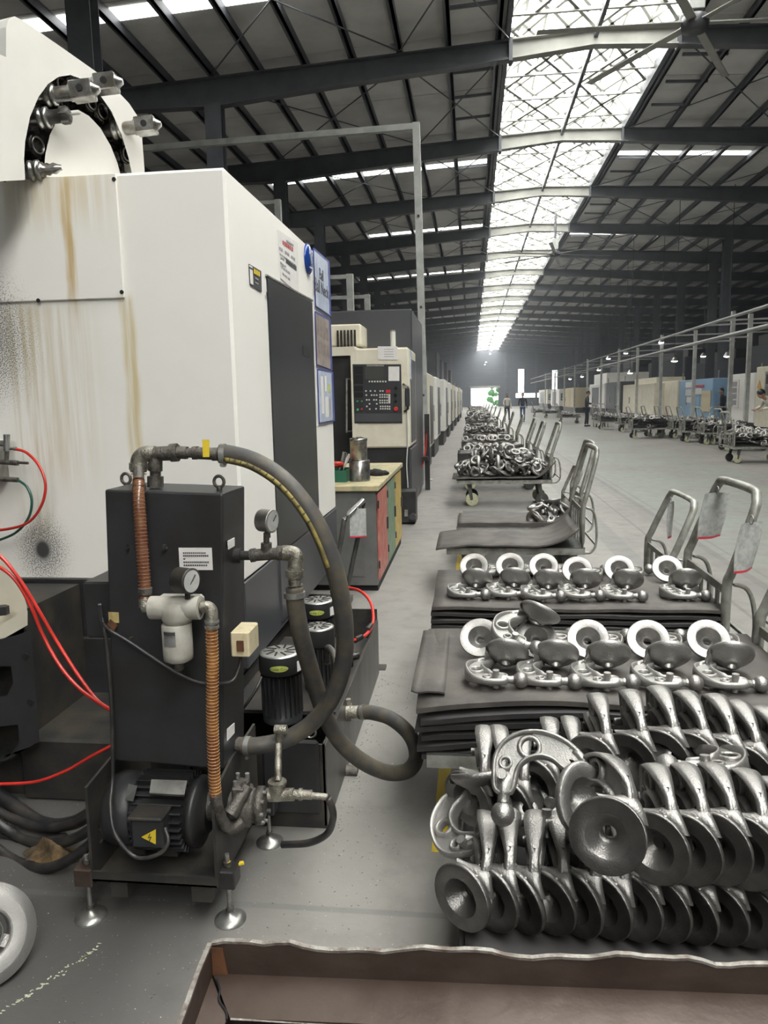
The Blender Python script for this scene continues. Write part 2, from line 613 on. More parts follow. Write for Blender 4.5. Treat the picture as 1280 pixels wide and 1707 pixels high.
def copy_tree(o, parent=None):
    c = o.copy()
    COL.objects.link(c)
    c.parent = parent
    for ch in list(o.children):
        copy_tree(ch, c)
    return c


def ring2(cx, cy, r, n=20, r2=None, a0=0.0):
    r2 = r2 or r
    return [(cx + r * math.cos(a0 + 2 * PI * k / n), cy + r2 * math.sin(a0 + 2 * PI * k / n)) for k in range(n)]


def lettering(name, body, size, frame_mat, m, parent):
    """flat raised print; frame_mat is the world matrix of the text plane"""
    cu = bpy.data.curves.new(name, 'FONT')
    cu.body = body
    cu.size = size
    cu.extrude = 0.0004
    cu.align_x = 'CENTER'
    cu.align_y = 'CENTER'
    cu.resolution_u = 3
    o = bpy.data.objects.new(name, cu)
    COL.objects.link(o)
    me = bpy.data.meshes.new_from_object(o.evaluated_get(bpy.context.evaluated_depsgraph_get()))
    bpy.data.objects.remove(o)
    bpy.data.curves.remove(cu)
    me.materials.clear()
    me.materials.append(M[m])
    o = bpy.data.objects.new(name, me)
    COL.objects.link(o)
    Mx = Matrix(frame_mat)
    Mx.translation = Mx.translation - chain(parent)
    o.parent = parent
    o.matrix_local = Mx
    return o


def frame_of(origin, xdir, ydir):
    x = Vector(xdir).normalized()
    z = x.cross(Vector(ydir)).normalized()
    y = z.cross(x)
    return Matrix(((x.x, y.x, z.x, origin[0]), (x.y, y.y, z.y, origin[1]), (x.z, y.z, z.z, origin[2]), (0, 0, 0, 1)))
# ------------------------------------------------------------------ the hall
def struct(o, label=None):
    o['kind'] = 'structure'
    if label:
        o['label'] = label
    return o


XL, XR, YB, YF = -16.0, 22.0, -22.0, 125.0
RAF = [17.6 + 6.0 * k for k in range(-6, 18)]


def rtop(X):
    pts = [(-16, 8.22), (0.84, 9.04), (2.6, 9.13), (4.35, 9.06), (22, 8.12)]
    for (a, za), (b, zb) in zip(pts, pts[1:]):
        if X <= b:
            return za + (zb - za) * (X - a) / (b - a)
    return 8.12


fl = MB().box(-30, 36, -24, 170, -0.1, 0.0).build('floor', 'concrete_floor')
struct(fl, 'grey concrete workshop floor with painted aisle lines')
yl = MB()
for y0, y1 in ((2.31, 4.4), (4.41, 9.0)):
    yl.box(-0.135, -0.085, y0, y1, 0.0, 0.0015)
yo = yl.build('yellow_line', 'yellow_paint', fl)
pl = MB()
rr = random.Random(3)
for (x0, y0, n, ang) in ((-1.13, 1.62, 90, 1.0), (-0.62, 1.83, 50, 0.05), (-0.35, 2.9, 5, .3), (-0.25, 6.0, 7, .2)):
    for k in range(n):
        px = x0 + rr.uniform(-.09, .09)
        py = y0 + (px - x0) * math.tan(ang) * 1.2 + rr.gauss(0, .011)
        w, h = rr.uniform(.0015, .007), rr.uniform(.0012, .004)
        q = [(px + w * math.cos(a) * rr.uniform(.6, 1.2), py + h * math.sin(a) * rr.uniform(.6, 1.3), 0.001) for a in (0, 1, 2, 3, 4, 5)]
        pl.add(q, [tuple(range(6))])
mat('flake_paint', (0.55, 0.56, 0.42), 0.6)
tag(pl.build('paint_flakes', 'flake_paint', fl, fix=False), kind='stuff')

ce = MB()
ce.hexa([(XL, YB, rtop(XL) + .22), (0.80, YB, rtop(.8) + .22), (0.80, YF, rtop(.8) + .22), (XL, YF, rtop(XL) + .22)],
        [(XL, YB, rtop(XL) + .34), (0.80, YB, rtop(.8) + .34), (0.80, YF, rtop(.8) + .34), (XL, YF, rtop(XL) + .34)])
ceil_l = struct(ce.build('ceiling_left', 'roof_liner'), 'grey insulated roof slope with steel purlins')
ce = MB()
ce.hexa([(4.40, YB, rtop(4.4) + .22), (XR, YB, rtop(XR) + .22), (XR, YF, rtop(XR) + .22), (4.40, YF, rtop(4.4) + .22)],
        [(4.40, YB, rtop(4.4) + .34), (XR, YB, rtop(XR) + .34), (XR, YF, rtop(XR) + .34), (4.40, YF, rtop(4.4) + .34)])
ceil_r = struct(ce.build('ceiling_right', 'roof_liner'), 'grey insulated roof slope beyond the skylight')

# purlins run along the hall
for side, xs in ((ceil_l, [0.62 - 1.06 * k for k in range(16)]), (ceil_r, [4.62 + 1.06 * k for k in range(17)])):
    for x in xs:
        z = rtop(x) + .22
        MB().box(x - .035, x + .035, YB, YF, z - .20, z - .002).box(x - .09, x + .035, YB, YF, z - .20, z - .185).build('purlin', 'steel_dark', side)
# cross strips of corrugation laps in the roof liner
for side, x0, x1 in ((ceil_l, -16, .8), (ceil_r, 4.4, 22)):
    for k in range(20):
        y = 8.5 + 6.0 * k / 2
        m = MB()
        m.hexa([(x0, y, rtop(x0) + .205), (x1, y, rtop(x1) + .205), (x1, y + .05, rtop(x1) + .205), (x0, y + .05, rtop(x0) + .205)],
               [(x0, y, rtop(x0) + .22), (x1, y, rtop(x1) + .22), (x1, y + .05, rtop(x1) + .22), (x0, y + .05, rtop(x0) + .22)])
        m.build('liner_lap', 'roof_liner', side)


def ibeam(pts, depths, y, name, m, parent, w=0.24, tf=0.03):
    """rafter through (x, top z) points with a depth at each"""
    mb = MB()
    for (a, da), (b, db) in zip(zip(pts, depths), list(zip(pts, depths))[1:]):
        for (y0, y1, t0, t1) in ((y - .012, y + .012, 0, 1), (y - w / 2, y + w / 2, 0, tf), (y - w / 2, y + w / 2, -tf, 0)):
            if t1 == 1:
                za0, za1, zb0, zb1 = a[1] - da, a[1], b[1] - db, b[1]
            elif t0 == 0:
                za0, za1, zb0, zb1 = a[1] - tf, a[1], b[1] - tf, b[1]
            else:
                za0, za1, zb0, zb1 = a[1] - da, a[1] - da + tf, b[1] - db, b[1] - db + tf
            mb.hexa([(a[0], y0, za0), (a[0], y1, za0), (a[0], y1, za1), (a[0], y0, za1)],
                    [(b[0], y0, zb0), (b[0], y1, zb0), (b[0], y1, zb1), (b[0], y0, zb1)])
    return mb.build(name, m, parent)


for y in RAF:
    f = lambda xs: [(x, rtop(x)) for x in xs]
    ibeam(f((-16, -8, -5.7, -3, .86)), (.45, .48, .62, .5, .40), y, 'rafter', 'steel_dark', ceil_l)
    ibeam(f((4.33, 8, 12.1, 16, 22)), (.36, .44, .60, .46, .40), y, 'rafter', 'steel_dark', ceil_r)
    MB().box(.82, .90, y - .15, y + .15, 8.60, 9.06).build('splice_plate', 'steel_dark', ceil_l)
    MB().box(4.31, 4.37, y - .15, y + .15, 8.68, 9.08).build('splice_plate', 'steel_dark', ceil_r)

# ridge skylight: bent translucent panels over a light lattice
sky = bpy.data.objects.new('skylight', None)
COL.objects.link(sky)
sky.location = (2.6, 50, 9.2)
struct(sky, 'long ridge skylight of white translucent panels')
AX = [(0.84, 9.32), (1.15, 9.75), (1.65, 10.05), (2.25, 10.2), (2.95, 10.2), (3.55, 10.05), (4.05, 9.75), (4.36, 9.32)]
pane_meshes = {}
for i, y in enumerate([YB] + RAF[:]):
    y2 = (RAF + [YF])[i]
    for (a, b) in zip(AX, AX[1:]):
        MB().hexa([(a[0], y + .03, a[1]), (b[0], y + .03, b[1]), (b[0], y2 - .03, b[1]), (a[0], y2 - .03, a[1])],
                  [(a[0], y + .03, a[1] + .02), (b[0], y + .03, b[1] + .02), (b[0], y2 - .03, b[1] + .02), (a[0], y2 - .03, a[1] + .02)]).build('pane', 'panel_daylight', sky)
for (x, z, w) in ((.80, 9.2, .10), (4.40, 9.2, .10)):
    MB().box(x - w / 2, x + w / 2, YB, YF, z - .16, z + .16).build('curb', 'steel_dark', sky)
MB().box(2.60, 2.68, YB, YF, 8.98, 9.09).build('ridge_rail', 'steel_dark', sky)
for y in RAF:
    ibeam([(.84, 9.05), (2.6, 9.14), (4.35, 9.07)], (.40, .33, .36), y, 'rafter', 'steel_light', sky)  # skylight's brightening of these rafters put into a lighter steel colour
for i, y in enumerate(RAF[4:]):
    last = y > 75
    # lattice of each bay: arched hoops, diagonal rods and longitudinal rods
    for k in range(2 if last else 4):
        yy = y + (k + .5) * (3.0 if last else 1.5)
        MB().tube([(a[0], yy, a[1] - .05) for a in AX], .045, 6).build('hoop', 'steel_light', sky)
        if not last:
            MB().bar((.84, yy, 9.22), (4.35, yy, 9.22), .07).build('tie_rod', 'steel_light', sky)
    if not last:
        for (x0, x1) in ((.9, 2.6), (2.7, 4.3), (.9, 1.7), (1.75, 2.55), (2.7, 3.5), (3.55, 4.3)):
            h = 3.0 if x1 - x0 > 1 else 1.5
            for k in range(int(6 / h)):
                ya, yb = y + k * h, y + (k + 1) * h
                zz = 9.25 if h > 2 else 9.6
                MB().bar((x0, ya, zz), (x1, yb, zz), .075).build('brace', 'steel_light', sky)
                MB().bar((x1, ya, zz), (x0, yb, zz), .075).build('brace', 'steel_light', sky)
        for x, z in ((1.7, 9.95), (3.5, 9.95), (1.2, 9.7), (4.0, 9.7)):
            MB().bar((x, y, z), (x, y + 6, z), .06).build('rail', 'steel_light', sky)

# translucent cross strips in the roof slopes
for (y, w, xa, xb) in ((14.7, .45, -16, .6), (26.3, .40, -7.2, .7), (35.7, .4, -5, .7), (47.6, .4, -7, .7)):
    for k in range(int((xb - xa) / 1.06)):
        x1 = .62 - 1.06 * k - .05
        x0 = x1 - .96
        if x0 < xa:
            break
        z0, z1 = rtop(x0) + .20, rtop(x1) + .20
        MB().hexa([(x0, y, z0), (x1, y, z1), (x1, y + w, z1), (x0, y + w, z0)], [(x0, y, z0 + .015), (x1, y, z1 + .015), (x1, y + w, z1 + .015), (x0, y + w, z0 + .015)]).build('roof_light', 'strip_daylight', ceil_l)
for (y, w, n) in ((26.3, .35, 4), (38.3, .4, 5), (50.3, .4, 6)):
    for k in range(n):
        x0 = 4.62 + 1.06 * k + .05
        x1 = x0 + .96
        z0, z1 = rtop(x0) + .20, rtop(x1) + .20
        MB().hexa([(x0, y, z0), (x1, y, z1), (x1, y + w, z1), (x0, y + w, z0)], [(x0, y, z0 + .015), (x1, y, z1 + .015), (x1, y + w, z1 + .015), (x0, y + w, z0 + .015)]).build('roof_light', 'strip_daylight', ceil_r)
# slender bracing rods under the slopes
for y in RAF[5:12]:
    for (xa, xb, side) in ((-5.7, -1.5, ceil_l), (-1.5, .8, ceil_l), (4.5, 8.5, ceil_r), (8.5, 12, ceil_r)):
        for a, b in ((xa, xb), (xb, xa)):
            MB().bar((a, y + .3, rtop(a) - .06), (b, y + 5.7, rtop(b) - .06), .022).build('brace_rod', 'steel_dark', side)
for x, side in ((.1, ceil_l), (5.3, ceil_r)):
    for y in RAF[4:10]:
        for k in range(1, 4):
            yy = y + 1.5 * k
            MB().bar((x - .5, yy, rtop(x - .5) + .1), (x + .5, yy, rtop(x + .5) + .1), .06).build('bridging', 'steel_dark', side)


def hcol(x, y, top, name='column', m='steel_dark', w=.38, par=None):
    mb = MB()
    mb.box(x - w / 2, x + w / 2, y - .15, y - .13, 0, top).box(x - w / 2, x + w / 2, y + .13, y + .15, 0, top)
    mb.box(x - .01, x + .01, y - .13, y + .13, 0, top).box(x - w / 2 - .08, x + w / 2 + .08, y - .2, y + .2, 0, .03)
    return mb.build(name, m, par)


wl = struct(MB().box(XL - .2, XL, YB, YF, 0, 8.6).build('wall_left', 'wall_dark'), 'dark metal sheet wall behind the machines')
wr = struct(MB().box(XR, XR + .2, YB, YF, 0, 8.6).build('wall_right', 'wall_dark'), 'dark metal sheet wall beyond the machine row')
wb = struct(MB().box(XL, XR, YB - .2, YB, 0, 9.4).build('wall_back', 'wall_sheet'), 'sheet wall at the near end of the hall')
for y in RAF[4:]:
    if y < 100:
        struct(settle(hcol(-5.75, y, rtop(-5.75) - .55)), 'dark steel column behind the machine row')
        struct(settle(hcol(11.15 if y < 40 else 12.4, y, rtop(12.1) - .5)), 'dark steel column across the aisle')
# far wall with an open doorway
dx0, dx1, dz1 = 0.0, 4.4, 3.0
wf = MB().box(XL, dx0, YF, YF + .2, 0, 9.4).box(dx1, XR, YF, YF + .2, 0, 9.4).box(dx0, dx1, YF, YF + .2, dz1, 9.4)
wf = struct(wf.build('wall_far', 'wall_sheet'), 'grey corrugated end wall around the bright doorway')
for k in range(18):
    z = 3.2 + k * .32
    MB().box(XL, XR, YF - .03, YF, z, z + .05).build('girt', 'steel_dark', wf)
for x in (-3.2, 5.6, 10.5):
    MB().box(x - .15, x + .15, YF - .25, YF, 0, 8.6).build('end_column', 'steel_dark', wf)
MB().box(dx0 - .2, dx1 + .3, YF - .15, YF, dz1, dz1 + .35).build('door_header', 'steel_light', wf)
for n, (x0, x1, z0, z1) in enumerate(((7.6, 8.5, 2.2, 5.9), (13.0, 13.8, 2.6, 5.6))):
    w = MB().box(x0, x1, YF - .06, YF - .03, z0, z1)
    wo = struct(w.build('window_%d' % (n + 1), 'window_daylight'), 'tall narrow bright window in the end wall, %s of two' % ('nearer the doorway' if n == 0 else 'farther from the doorway'))
    for k in range(1, 4):
        MB().box(x0, x1, YF - .08, YF - .05, z0 + (z1 - z0) * k / 4 - .03, z0 + (z1 - z0) * k / 4 + .03).build('glazing_bar', 'steel_light', wo)
w3 = struct(MB().box(7.2, 14.9, YF - .07, YF - .04, 1.3, 2.1).build('window_3', 'wall_sheet'), 'low row of small bright windows in the end wall')
for k in range(10):
    x0 = 7.25 + k * .78
    MB().box(x0, x0 + (.72 if k < 5 else .55), YF - .1, YF - .07, 1.35, 2.05).build('pane', 'window_daylight', w3)
# outside the doorway: paving and a clump of shrubs
struct(MB().box(-8, 14, YF + .2, YF + 30, -.05, 0.01).build('ground_outside', 'paving'), 'pale paving outside the far doorway')
sh = MB()
rr = random.Random(5)
for k in range(26):
    sh.sphere((rr.uniform(3.0, 5.6), YF + 6 + rr.uniform(-.5, .5), rr.uniform(.3, 3.4)), rr.uniform(.25, .5), 7, 5)
bsh = settle(sh.build('shrub', 'foliage_green'))
tag(bsh, 'green foliage seen through the far doorway', 'shrub')
# ------------------------------------------------------------------ first machining centre
def px_plate(mb, corners, X=None, Y=None, t=0.004):
    q = [at(x, y, X=X, Y=Y) for x, y in corners]
    n = (q[1] - q[0]).cross(q[3] - q[0]).normalized()
    if n.dot(EYE - q[0]) < 0:
        n = -n
    return mb.hexa([p for p in q], [p + n * t for p in q])


MX, MY0, MY1, MZ0, MZ1 = -0.95, 3.0, 5.17, 0.75, 2.409
m1 = thing('machining_center', 'large white machining center with rust runs and a black sliding door', 'machine', (-1.8, 4.1, 0))
MB().box(-3.4, MX, MY0, MY1, MZ0, MZ1, b=.012).build('enclosure', 'white_stained', m1)
MB().box(-3.4, MX - .004, MY0 + .006, MY1 + .04, .36, MZ0 - .004, b=.006).build('skirt', 'charcoal_paint', m1)
MB().box(-3.3, MX - .22, MY0 + .10, MY1 - .1, 0, .36).build('bed', 'black_dirty', m1)
MB().box(-1.75, -1.05, MY0 - .02, MY0 + .10, .05, .50, b=.006).build('lower_cover', 'black_paint', m1)
MB().box(-3.2, -1.02, MY0 + .002, MY0 + .05, .06, .745).build('front_apron', 'black_paint', m1)
pn = MB().box(-2.0, -1.392, MY0 - .012, MY0 - .001, 1.927, 2.405, b=.003).build('access_panel', 'white_stained', m1)
for px, py in ((190, 299), (203, 487), (64, 501), (8, 300)):
    p = at(px, py, Y=MY0 - .012)
    MB().cyl(p, p + Vector((0, -.003, 0)), .0085, 10).build('screw', 'dark_gap', pn)
MB().box(-2.6, -2.01, MY0 - .010, MY0 - .001, 1.91, 2.405, b=.003).build('access_panel', 'white_stained', m1)
MB().box(-1.72, -1.06, 2.52, 3.0, 0, .25, b=.01).build('bed_foot', 'black_dirty', m1)
# black sliding door on the aisle face
d1 = MB().box(MX - .002, MX + .006, 3.545, 4.56, .752, 2.082, b=.002).build('door', 'door_black', m1)
px_plate(MB(), ((505, 576), (515, 581), (515, 596), (505, 592)), X=MX + .007, t=.002).build('handle_recess', 'dark_gap', d1)
px_plate(MB(), ((441.5, 457), (520, 500), (520, 503), (441.5, 460)), X=MX, t=.008).build('door_trim', 'zinc', d1)
p = at(445, 490, X=MX + .006)
MB().cyl(p, p + Vector((.004, 0, 0)), .012, 8).build('latch', 'dark_gap', d1)
# skirt door over the lower half of the aisle side
MB().box(MX - .006, MX + .004, 3.58, 4.3, .40, .746).build('skirt_panel', 'charcoal_paint', m1)


def plate(name, corners, m, par, label=None, X=MX, t=.004):
    o = px_plate(MB(), corners, X=X, t=t).build(name, m, par)
    if label:
        o['label'] = label
    return o


def lerp_quad(q, u, v):
    a = Vector(q[0]).lerp(Vector(q[1]), u)
    b = Vector(q[3]).lerp(Vector(q[2]), u)
    return a.lerp(b, v)


def text_rows(par, q, X, rows, m='ink', Y=None, name='text_line', t=.0012):
    """rows of print blocks: (u0, u1, v0, v1, count, material)"""
    for (u0, u1, v0, v1, n, mm) in rows:
        mb = MB()
        for k in range(n):
            a0 = u0 + (u1 - u0) * k / n
            a1 = u0 + (u1 - u0) * (k + .72) / n
            cs = [tuple(lerp_quad(q, a, b)) for a, b in ((a0, v0), (a1, v0), (a1, v1), (a0, v1))]
            px_plate(mb, cs, X=X, Y=Y, t=t)
        mb.build(name, mm or m, par)


q = ((414, 440), (434, 452), (435, 487), (416, 475))
st = plate('warning_sticker', q, 'ink', m1, 'small black warning sticker with a yellow heading')
text_rows(st, q, MX + .0045, ((.45, .98, .06, .30, 3, 'yellow_sign'), (.08, .42, .2, .9, 1, 'paper_white'), (.52, .9, .45, .52, 1, 'ink_pale'), (.52, .9, .66, .72, 1, 'ink_pale'), (.05, .42, .02, .1, 1, 'paper_white')), name='print')
q = ((462, 383), (495, 405), (497, 490), (467, 464))
st = plate('notice_plate', q, 'paper_white', m1, 'white notice plate with red heading above the black door')
text_rows(st, q, MX + .0045, ((.45, .95, .08, .12, 1, 'ink_pale'), (.25, .8, .15, .23, 6, 'ink_red'), (.05, .25, .33, .38, 2, 'ink_pale'), (.35, .6, .33, .38, 2, 'ink_pale'), (.68, .9, .33, .38, 2, 'ink_pale'),
                              (.05, .95, .46, .49, 8, 'ink_pale'), (.1, .3, .52, .56, 2, 'ink_pale'), (.38, .95, .47, .57, 9, 'ink'), (.05, .4, .64, .67, 3, 'ink_pale'), (.1, .6, .70, .74, 4, 'ink_pale'), (.15, .6, .83, .87, 3, 'ink_pale')))
c0 = at(512, 432, X=MX)
bd = MB().lathe([(0.0, .02), (.075, .018), (.086, .010), (.086, 0)], 24, (1, 0, 0), c0).build('round_badge', 'blue_disc', m1)
lab(bd, 'round blue badge on the white machine corner')
MB().bar(c0 + Vector((.02, -.02, .03)), c0 + Vector((.02, .02, -.02)), .012).bar(c0 + Vector((.02, -.03, -.05)), c0 + Vector((.02, .03, -.05)), .008).build('badge_mark', 'poster_pale', bd)

for nm, q, m, lb in (('poster_frame', ((521, 413), (547, 436), (550, 528), (525, 511)), 'poster_pale', 'pale blue framed poster lettered Ball Neck'),
                     ('poster_frame', ((524, 519), (549, 533), (552, 618), (527, 609)), 'poster_brown', 'framed brown poster of small photographs'),
                     ('poster_frame', ((528, 615), (553, 620), (556, 702), (531, 707)), 'poster_pale', 'framed pale poster with a green mark')):
    fo = plate(nm, q, 'blue_frame', m1, lb, t=.010)
    qi = [tuple(lerp_quad(q, u, v)) for u, v in ((.08, .025), (.95, .025), (.95, .975), (.08, .975))]
    pp = px_plate(MB(), qi, X=MX + .0105, t=.002).build('sheet', m, fo)
    if 'Ball' in lb:
        o = at(*lerp_quad(q, .52, .36), X=MX + .014)
        lettering('lettering', 'Ball', .10, frame_of(o, (0, 1, 0), (0, 0, 1)), 'ink', fo)
        o = at(*lerp_quad(q, .52, .60), X=MX + .014)
        lettering('lettering', 'Ball Neck', .115, frame_of(o, (0, 1, 0), (0, 0, 1)), 'ink', fo)
    elif 'brown' in lb:
        for r in range(2):
            for k in range(4):
                cs = [tuple(lerp_quad(q, .16 + .2 * k + a, .2 + .33 * r + b)) for a, b in ((0, 0), (.14, 0), (.14, .22), (0, .22))]
                px_plate(MB(), cs, X=MX + .0126, t=.001).build('photo_print', 'poster_photo', fo)
    else:
        for (u, v, w, h, mm) in ((.25, .12, .15, .7, 'paper_white'), (.5, .1, .12, .3, 'paper_white'), (.7, .25, .12, .18, 'yellow_green'), (.5, .5, .2, .4, 'paper_white'), (.75, .55, .1, .35, 'ink_pale')):
            cs = [tuple(lerp_quad(q, u + a, v + b)) for a, b in ((0, 0), (w, 0), (w, h), (0, h))]
            px_plate(MB(), cs, X=MX + .0126, t=.001).build('print', mm, fo)

# tool magazine on the roof of the machine
MN = Vector((.97, -.243, 0)).normalized()
MP = Vector((-1.6, 3.35, 2.45))


def atp(px, py, off=0.0):
    v = D_ + R_ * ((px - 640.0) / FPX) - U_ * ((py - 853.5) / FPX)
    t = (MP + MN * off - EYE).dot(MN) / v.dot(MN)
    return EYE + v * t


arch = [(222, 300), (214, 262), (203, 226), (186, 186), (163, 153), (140, 133), (118, 125), (98, 128), (80, 140), (64, 162), (50, 195), (42, 235), (40, 265), (42, 300)]
outl = [(-70, 306), (-70, 60), (10, 95), (10, 45), (14, 32), (24, 27), (38, 34), (110, 84), (175, 130), (215, 172), (230, 195), (236, 220), (242, 297)] + arch
MB().poly(outl, (), .02, lambda u, v, w: atp(u, v, w)).build('magazine_cover', 'cover_paint', m1)
cv = MB()
for a, b in zip(outl[2:12], outl[3:13]):
    p, q_ = atp(*a), atp(*b)
    cv.hexa([p, q_, q_ + Vector((0, 0, -.012)), p + Vector((0, 0, -.012))], [p - MN * .5, q_ - MN * .5, q_ - MN * .5 + Vector((0, 0, -.012)), p - MN * .5 + Vector((0, 0, -.012))])
cv.build('magazine_hood', 'white_paint', m1)
bk = [(230, 330), (216, 240), (190, 180), (160, 140), (118, 112), (85, 122), (55, 160), (34, 220), (30, 330)]
MB().poly(bk, (), .03, lambda u, v, w: atp(u, v, w - .13)).build('magazine_drum', 'oily_black', m1)
dsk = [(73, 320), (73, 285), (76, 255), (83, 225), (95, 200), (112, 185), (130, 183), (148, 193), (167, 213), (184, 242), (196, 272), (203, 300), (206, 320)]
hub = MB().poly(dsk, (), .05, lambda u, v, w: atp(u, v, w - .05)).build('magazine_hub', 'cover_paint', m1)
rr = random.Random(11)
for px, py, r in ((100, 142, .030), (150, 172, .030), (168, 186, .036), (60, 243, .036), (209, 258, .034), (120, 138, .028)):
    c = atp(px, py, -.07)
    MB().torus(c, r, .008, MN, 18, 6).lathe([(r, -.06), (r, 0)], 18, MN, c).build('tool_pocket', 'oily_black', m1)
    MB().torus(c + MN * .012, r * .86, .004, MN, 18, 5).build('pocket_ring', 'tool_steel', m1)
mb = MB()
for k in range(40):
    a = rr.uniform(0, 1)
    i = int(a * (len(arch) - 1))
    u = rr.uniform(0, 1)
    ax, ay = arch[i][0] * (1 - u) + arch[i + 1][0] * u, arch[i][1] * (1 - u) + arch[i + 1][1] * u
    cx, cy = 130, 300
    k2 = rr.uniform(.06, .25)
    c = atp(ax + (cx - ax) * k2, ay + (cy - ay) * k2, rr.uniform(-.12, -.08))
    s_ = rr.uniform(.008, .022)
    mb.box(c.x - s_, c.x + s_, c.y - s_, c.y + s_, c.z - s_, c.z + s_, b=.004)
tag(mb.build('pocket_block', 'oily_black', m1), kind='stuff')


TN = Vector((.985, .12, .10)).normalized()


def tool(label, px, py, kind):
    MN = TN
    c = atp(px, py, -.05)
    t = thing('tool_holder', label, 'tool holder', c, 'tool holders in the magazine')
    MB().lathe([(.020, -.05), (.030, 0), (.040, .002), (.040, .014), (.033, .017), (.033, .026), (.040, .029), (.040, .042), (.030, .045)], 20, MN, c).build('flange', 'tool_steel', t)
    if kind == 'boring':
        MB().lathe([(.029, .044), (.029, .10), (.034, .104), (.034, .20), (.026, .203), (.012, .225)], 20, MN, c).build('body', 'tool_steel', t)
        s2, u2, _ = basis(MN)
        h = c + MN * .155
        f = frame_of(h, MN, (0, 0, 1))
        MB().box(-.045, .045, -.034, .034, -.036, .036, M4=f, b=.004).build('boring_head', 'tool_steel', t)
        w = h + Vector((.2425, -.97, 0)).normalized() * -.0
        fr = Vector((-MN.y, MN.x, 0)) * -1
        fr = fr if fr.y < 0 else -fr
        e = h + fr * .036
        MB().cyl(e, e + fr * .004, .014, 12).build('adjuster', 'dark_gap', t)
    elif kind == 'drill':
        MB().lathe([(.030, .044), (.026, .06), (.026, .09), (.031, .092), (.031, .125), (.022, .13)], 16, MN, c).build('collet_nut', 'black_dirty', t)
        for k in range(6):
            a, b, d = basis(MN)
            o = c + (a * math.cos(k * PI / 3) + b * math.sin(k * PI / 3)) * .031
            MB().bar(o + MN * .094, o + MN * .122, .006).build('nut_rib', 'tool_steel', t)
        MB().lathe([(.005, .12), (.005, .165), (.0, .175)], 8, MN, c).build('drill_bit', 'zinc', t)
    else:
        MB().lathe([(.030, .044), (.030, .055), (.02, .06), (.024, .075), (.018, .085), (.022, .1), (.014, .115), (.010, .13)], 16, MN, c).build('body', 'tool_steel', t)
    return t


tool('long steel boring head, topmost tool in the magazine', 117, 147, 'boring')
tool('steel boring bar with squared head, upper tool in the magazine', 75, 160, 'boring')
tool('black collet holder gripping a thin drill bit', 64, 198, 'drill')
tool('short boring head sticking out past the cover edge', 187, 217, 'boring')
tool('ribbed steel tool holder low in the magazine by the roof', 50, 286, 'plain')

# air fittings and hoses on the front of the first machine
av = thing('air_valve', 'small grey air valve with brass stem at the picture edge', 'valve', at(15, 760, Y=2.93))
Y = 2.93
MB().cyl(at(11, 724, Y=Y), at(12, 752, Y=Y), .013, 12).cyl(at(-20, 738, Y=Y), at(8, 740, Y=Y), .012, 12).build('body', 'zinc', av)
MB().cyl(at(-25, 768, Y=Y), at(30, 772, Y=Y), .011, 12).cyl(at(28, 771, Y=Y), at(47, 772, Y=Y), .006, 10).build('tee', 'cast_fitting', av)
MB().cyl(at(12, 750, Y=Y), at(11, 768, Y=Y), .009, 10).cyl(at(12, 748, Y=Y), at(25, 748, Y=Y), .006, 10).build('stem', 'cast_fitting', av)
MB().box(-2.2, at(-5, 760, Y=Y).x, Y - .01, 3.0, at(0, 800, Y=Y).z, at(0, 735, Y=Y).z).build('bracket', 'zinc', av)
t = thing('red_air_hose', 'red air hose looping off the small valve', 'hose', at(40, 880, Y=2.9))
MB().tube(catmull([at(24, 748, Y=2.93), at(45, 755, Y=2.92), at(66, 778, Y=2.9), at(76, 810, Y=2.88), at(68, 845, Y=2.88), at(45, 872, Y=2.9), at(5, 883, Y=2.92), at(-40, 884, Y=2.95)]), .0058, 8).build('hose', 'red_tube', t)
MB().cyl(at(21, 747.5, Y=2.93), at(27, 748.5, Y=2.93), .008, 10).build('ferrule', 'zinc', t)
t = thing('green_air_hose', 'dark green air hose below the red loop', 'hose', at(40, 880, Y=2.93))
MB().tube(catmull([at(30, 800, Y=2.93), at(45, 812, Y=2.92), at(53, 835, Y=2.91), at(48, 862, Y=2.91), at(30, 885, Y=2.92), at(5, 898, Y=2.94), at(-40, 912, Y=2.96)]), .0055, 8).build('hose', 'green_tube', t)
MB().cyl(at(-20, 797, Y=2.93), at(30, 800, Y=2.93), .011, 10).build('coupling', 'cast_fitting', t)
for lb, pts, r in (('upper red hose sagging across the black apron', [(-40, 905), (0, 927), (30, 962), (60, 1010), (95, 1070), (130, 1125), (160, 1165), (182, 1182)], .0062),
                   ('lower red hose running beside the upper red hose', [(-40, 935), (0, 946), (28, 970), (52, 1012), (72, 1060), (100, 1110), (135, 1150), (184, 1184)], .0062),
                   ('thin red hose crossing low behind the motor tray', [(-40, 1308), (0, 1307), (60, 1303), (110, 1285), (150, 1262), (188, 1242)], .0055)):
    ys = [2.55 + .05 * k / len(pts) for k in range(len(pts))]
    P_ = [at(x, y, Y=(2.34 if i < 5 else 2.34 - .02 * (i - 4)) if r > .0061 else 2.28) for i, (x, y) in enumerate(pts)]
    o = MB().tube(catmull(P_), r, 8).build('red_hose', 'red_tube')
    tag(settle(o), lb, 'hose')

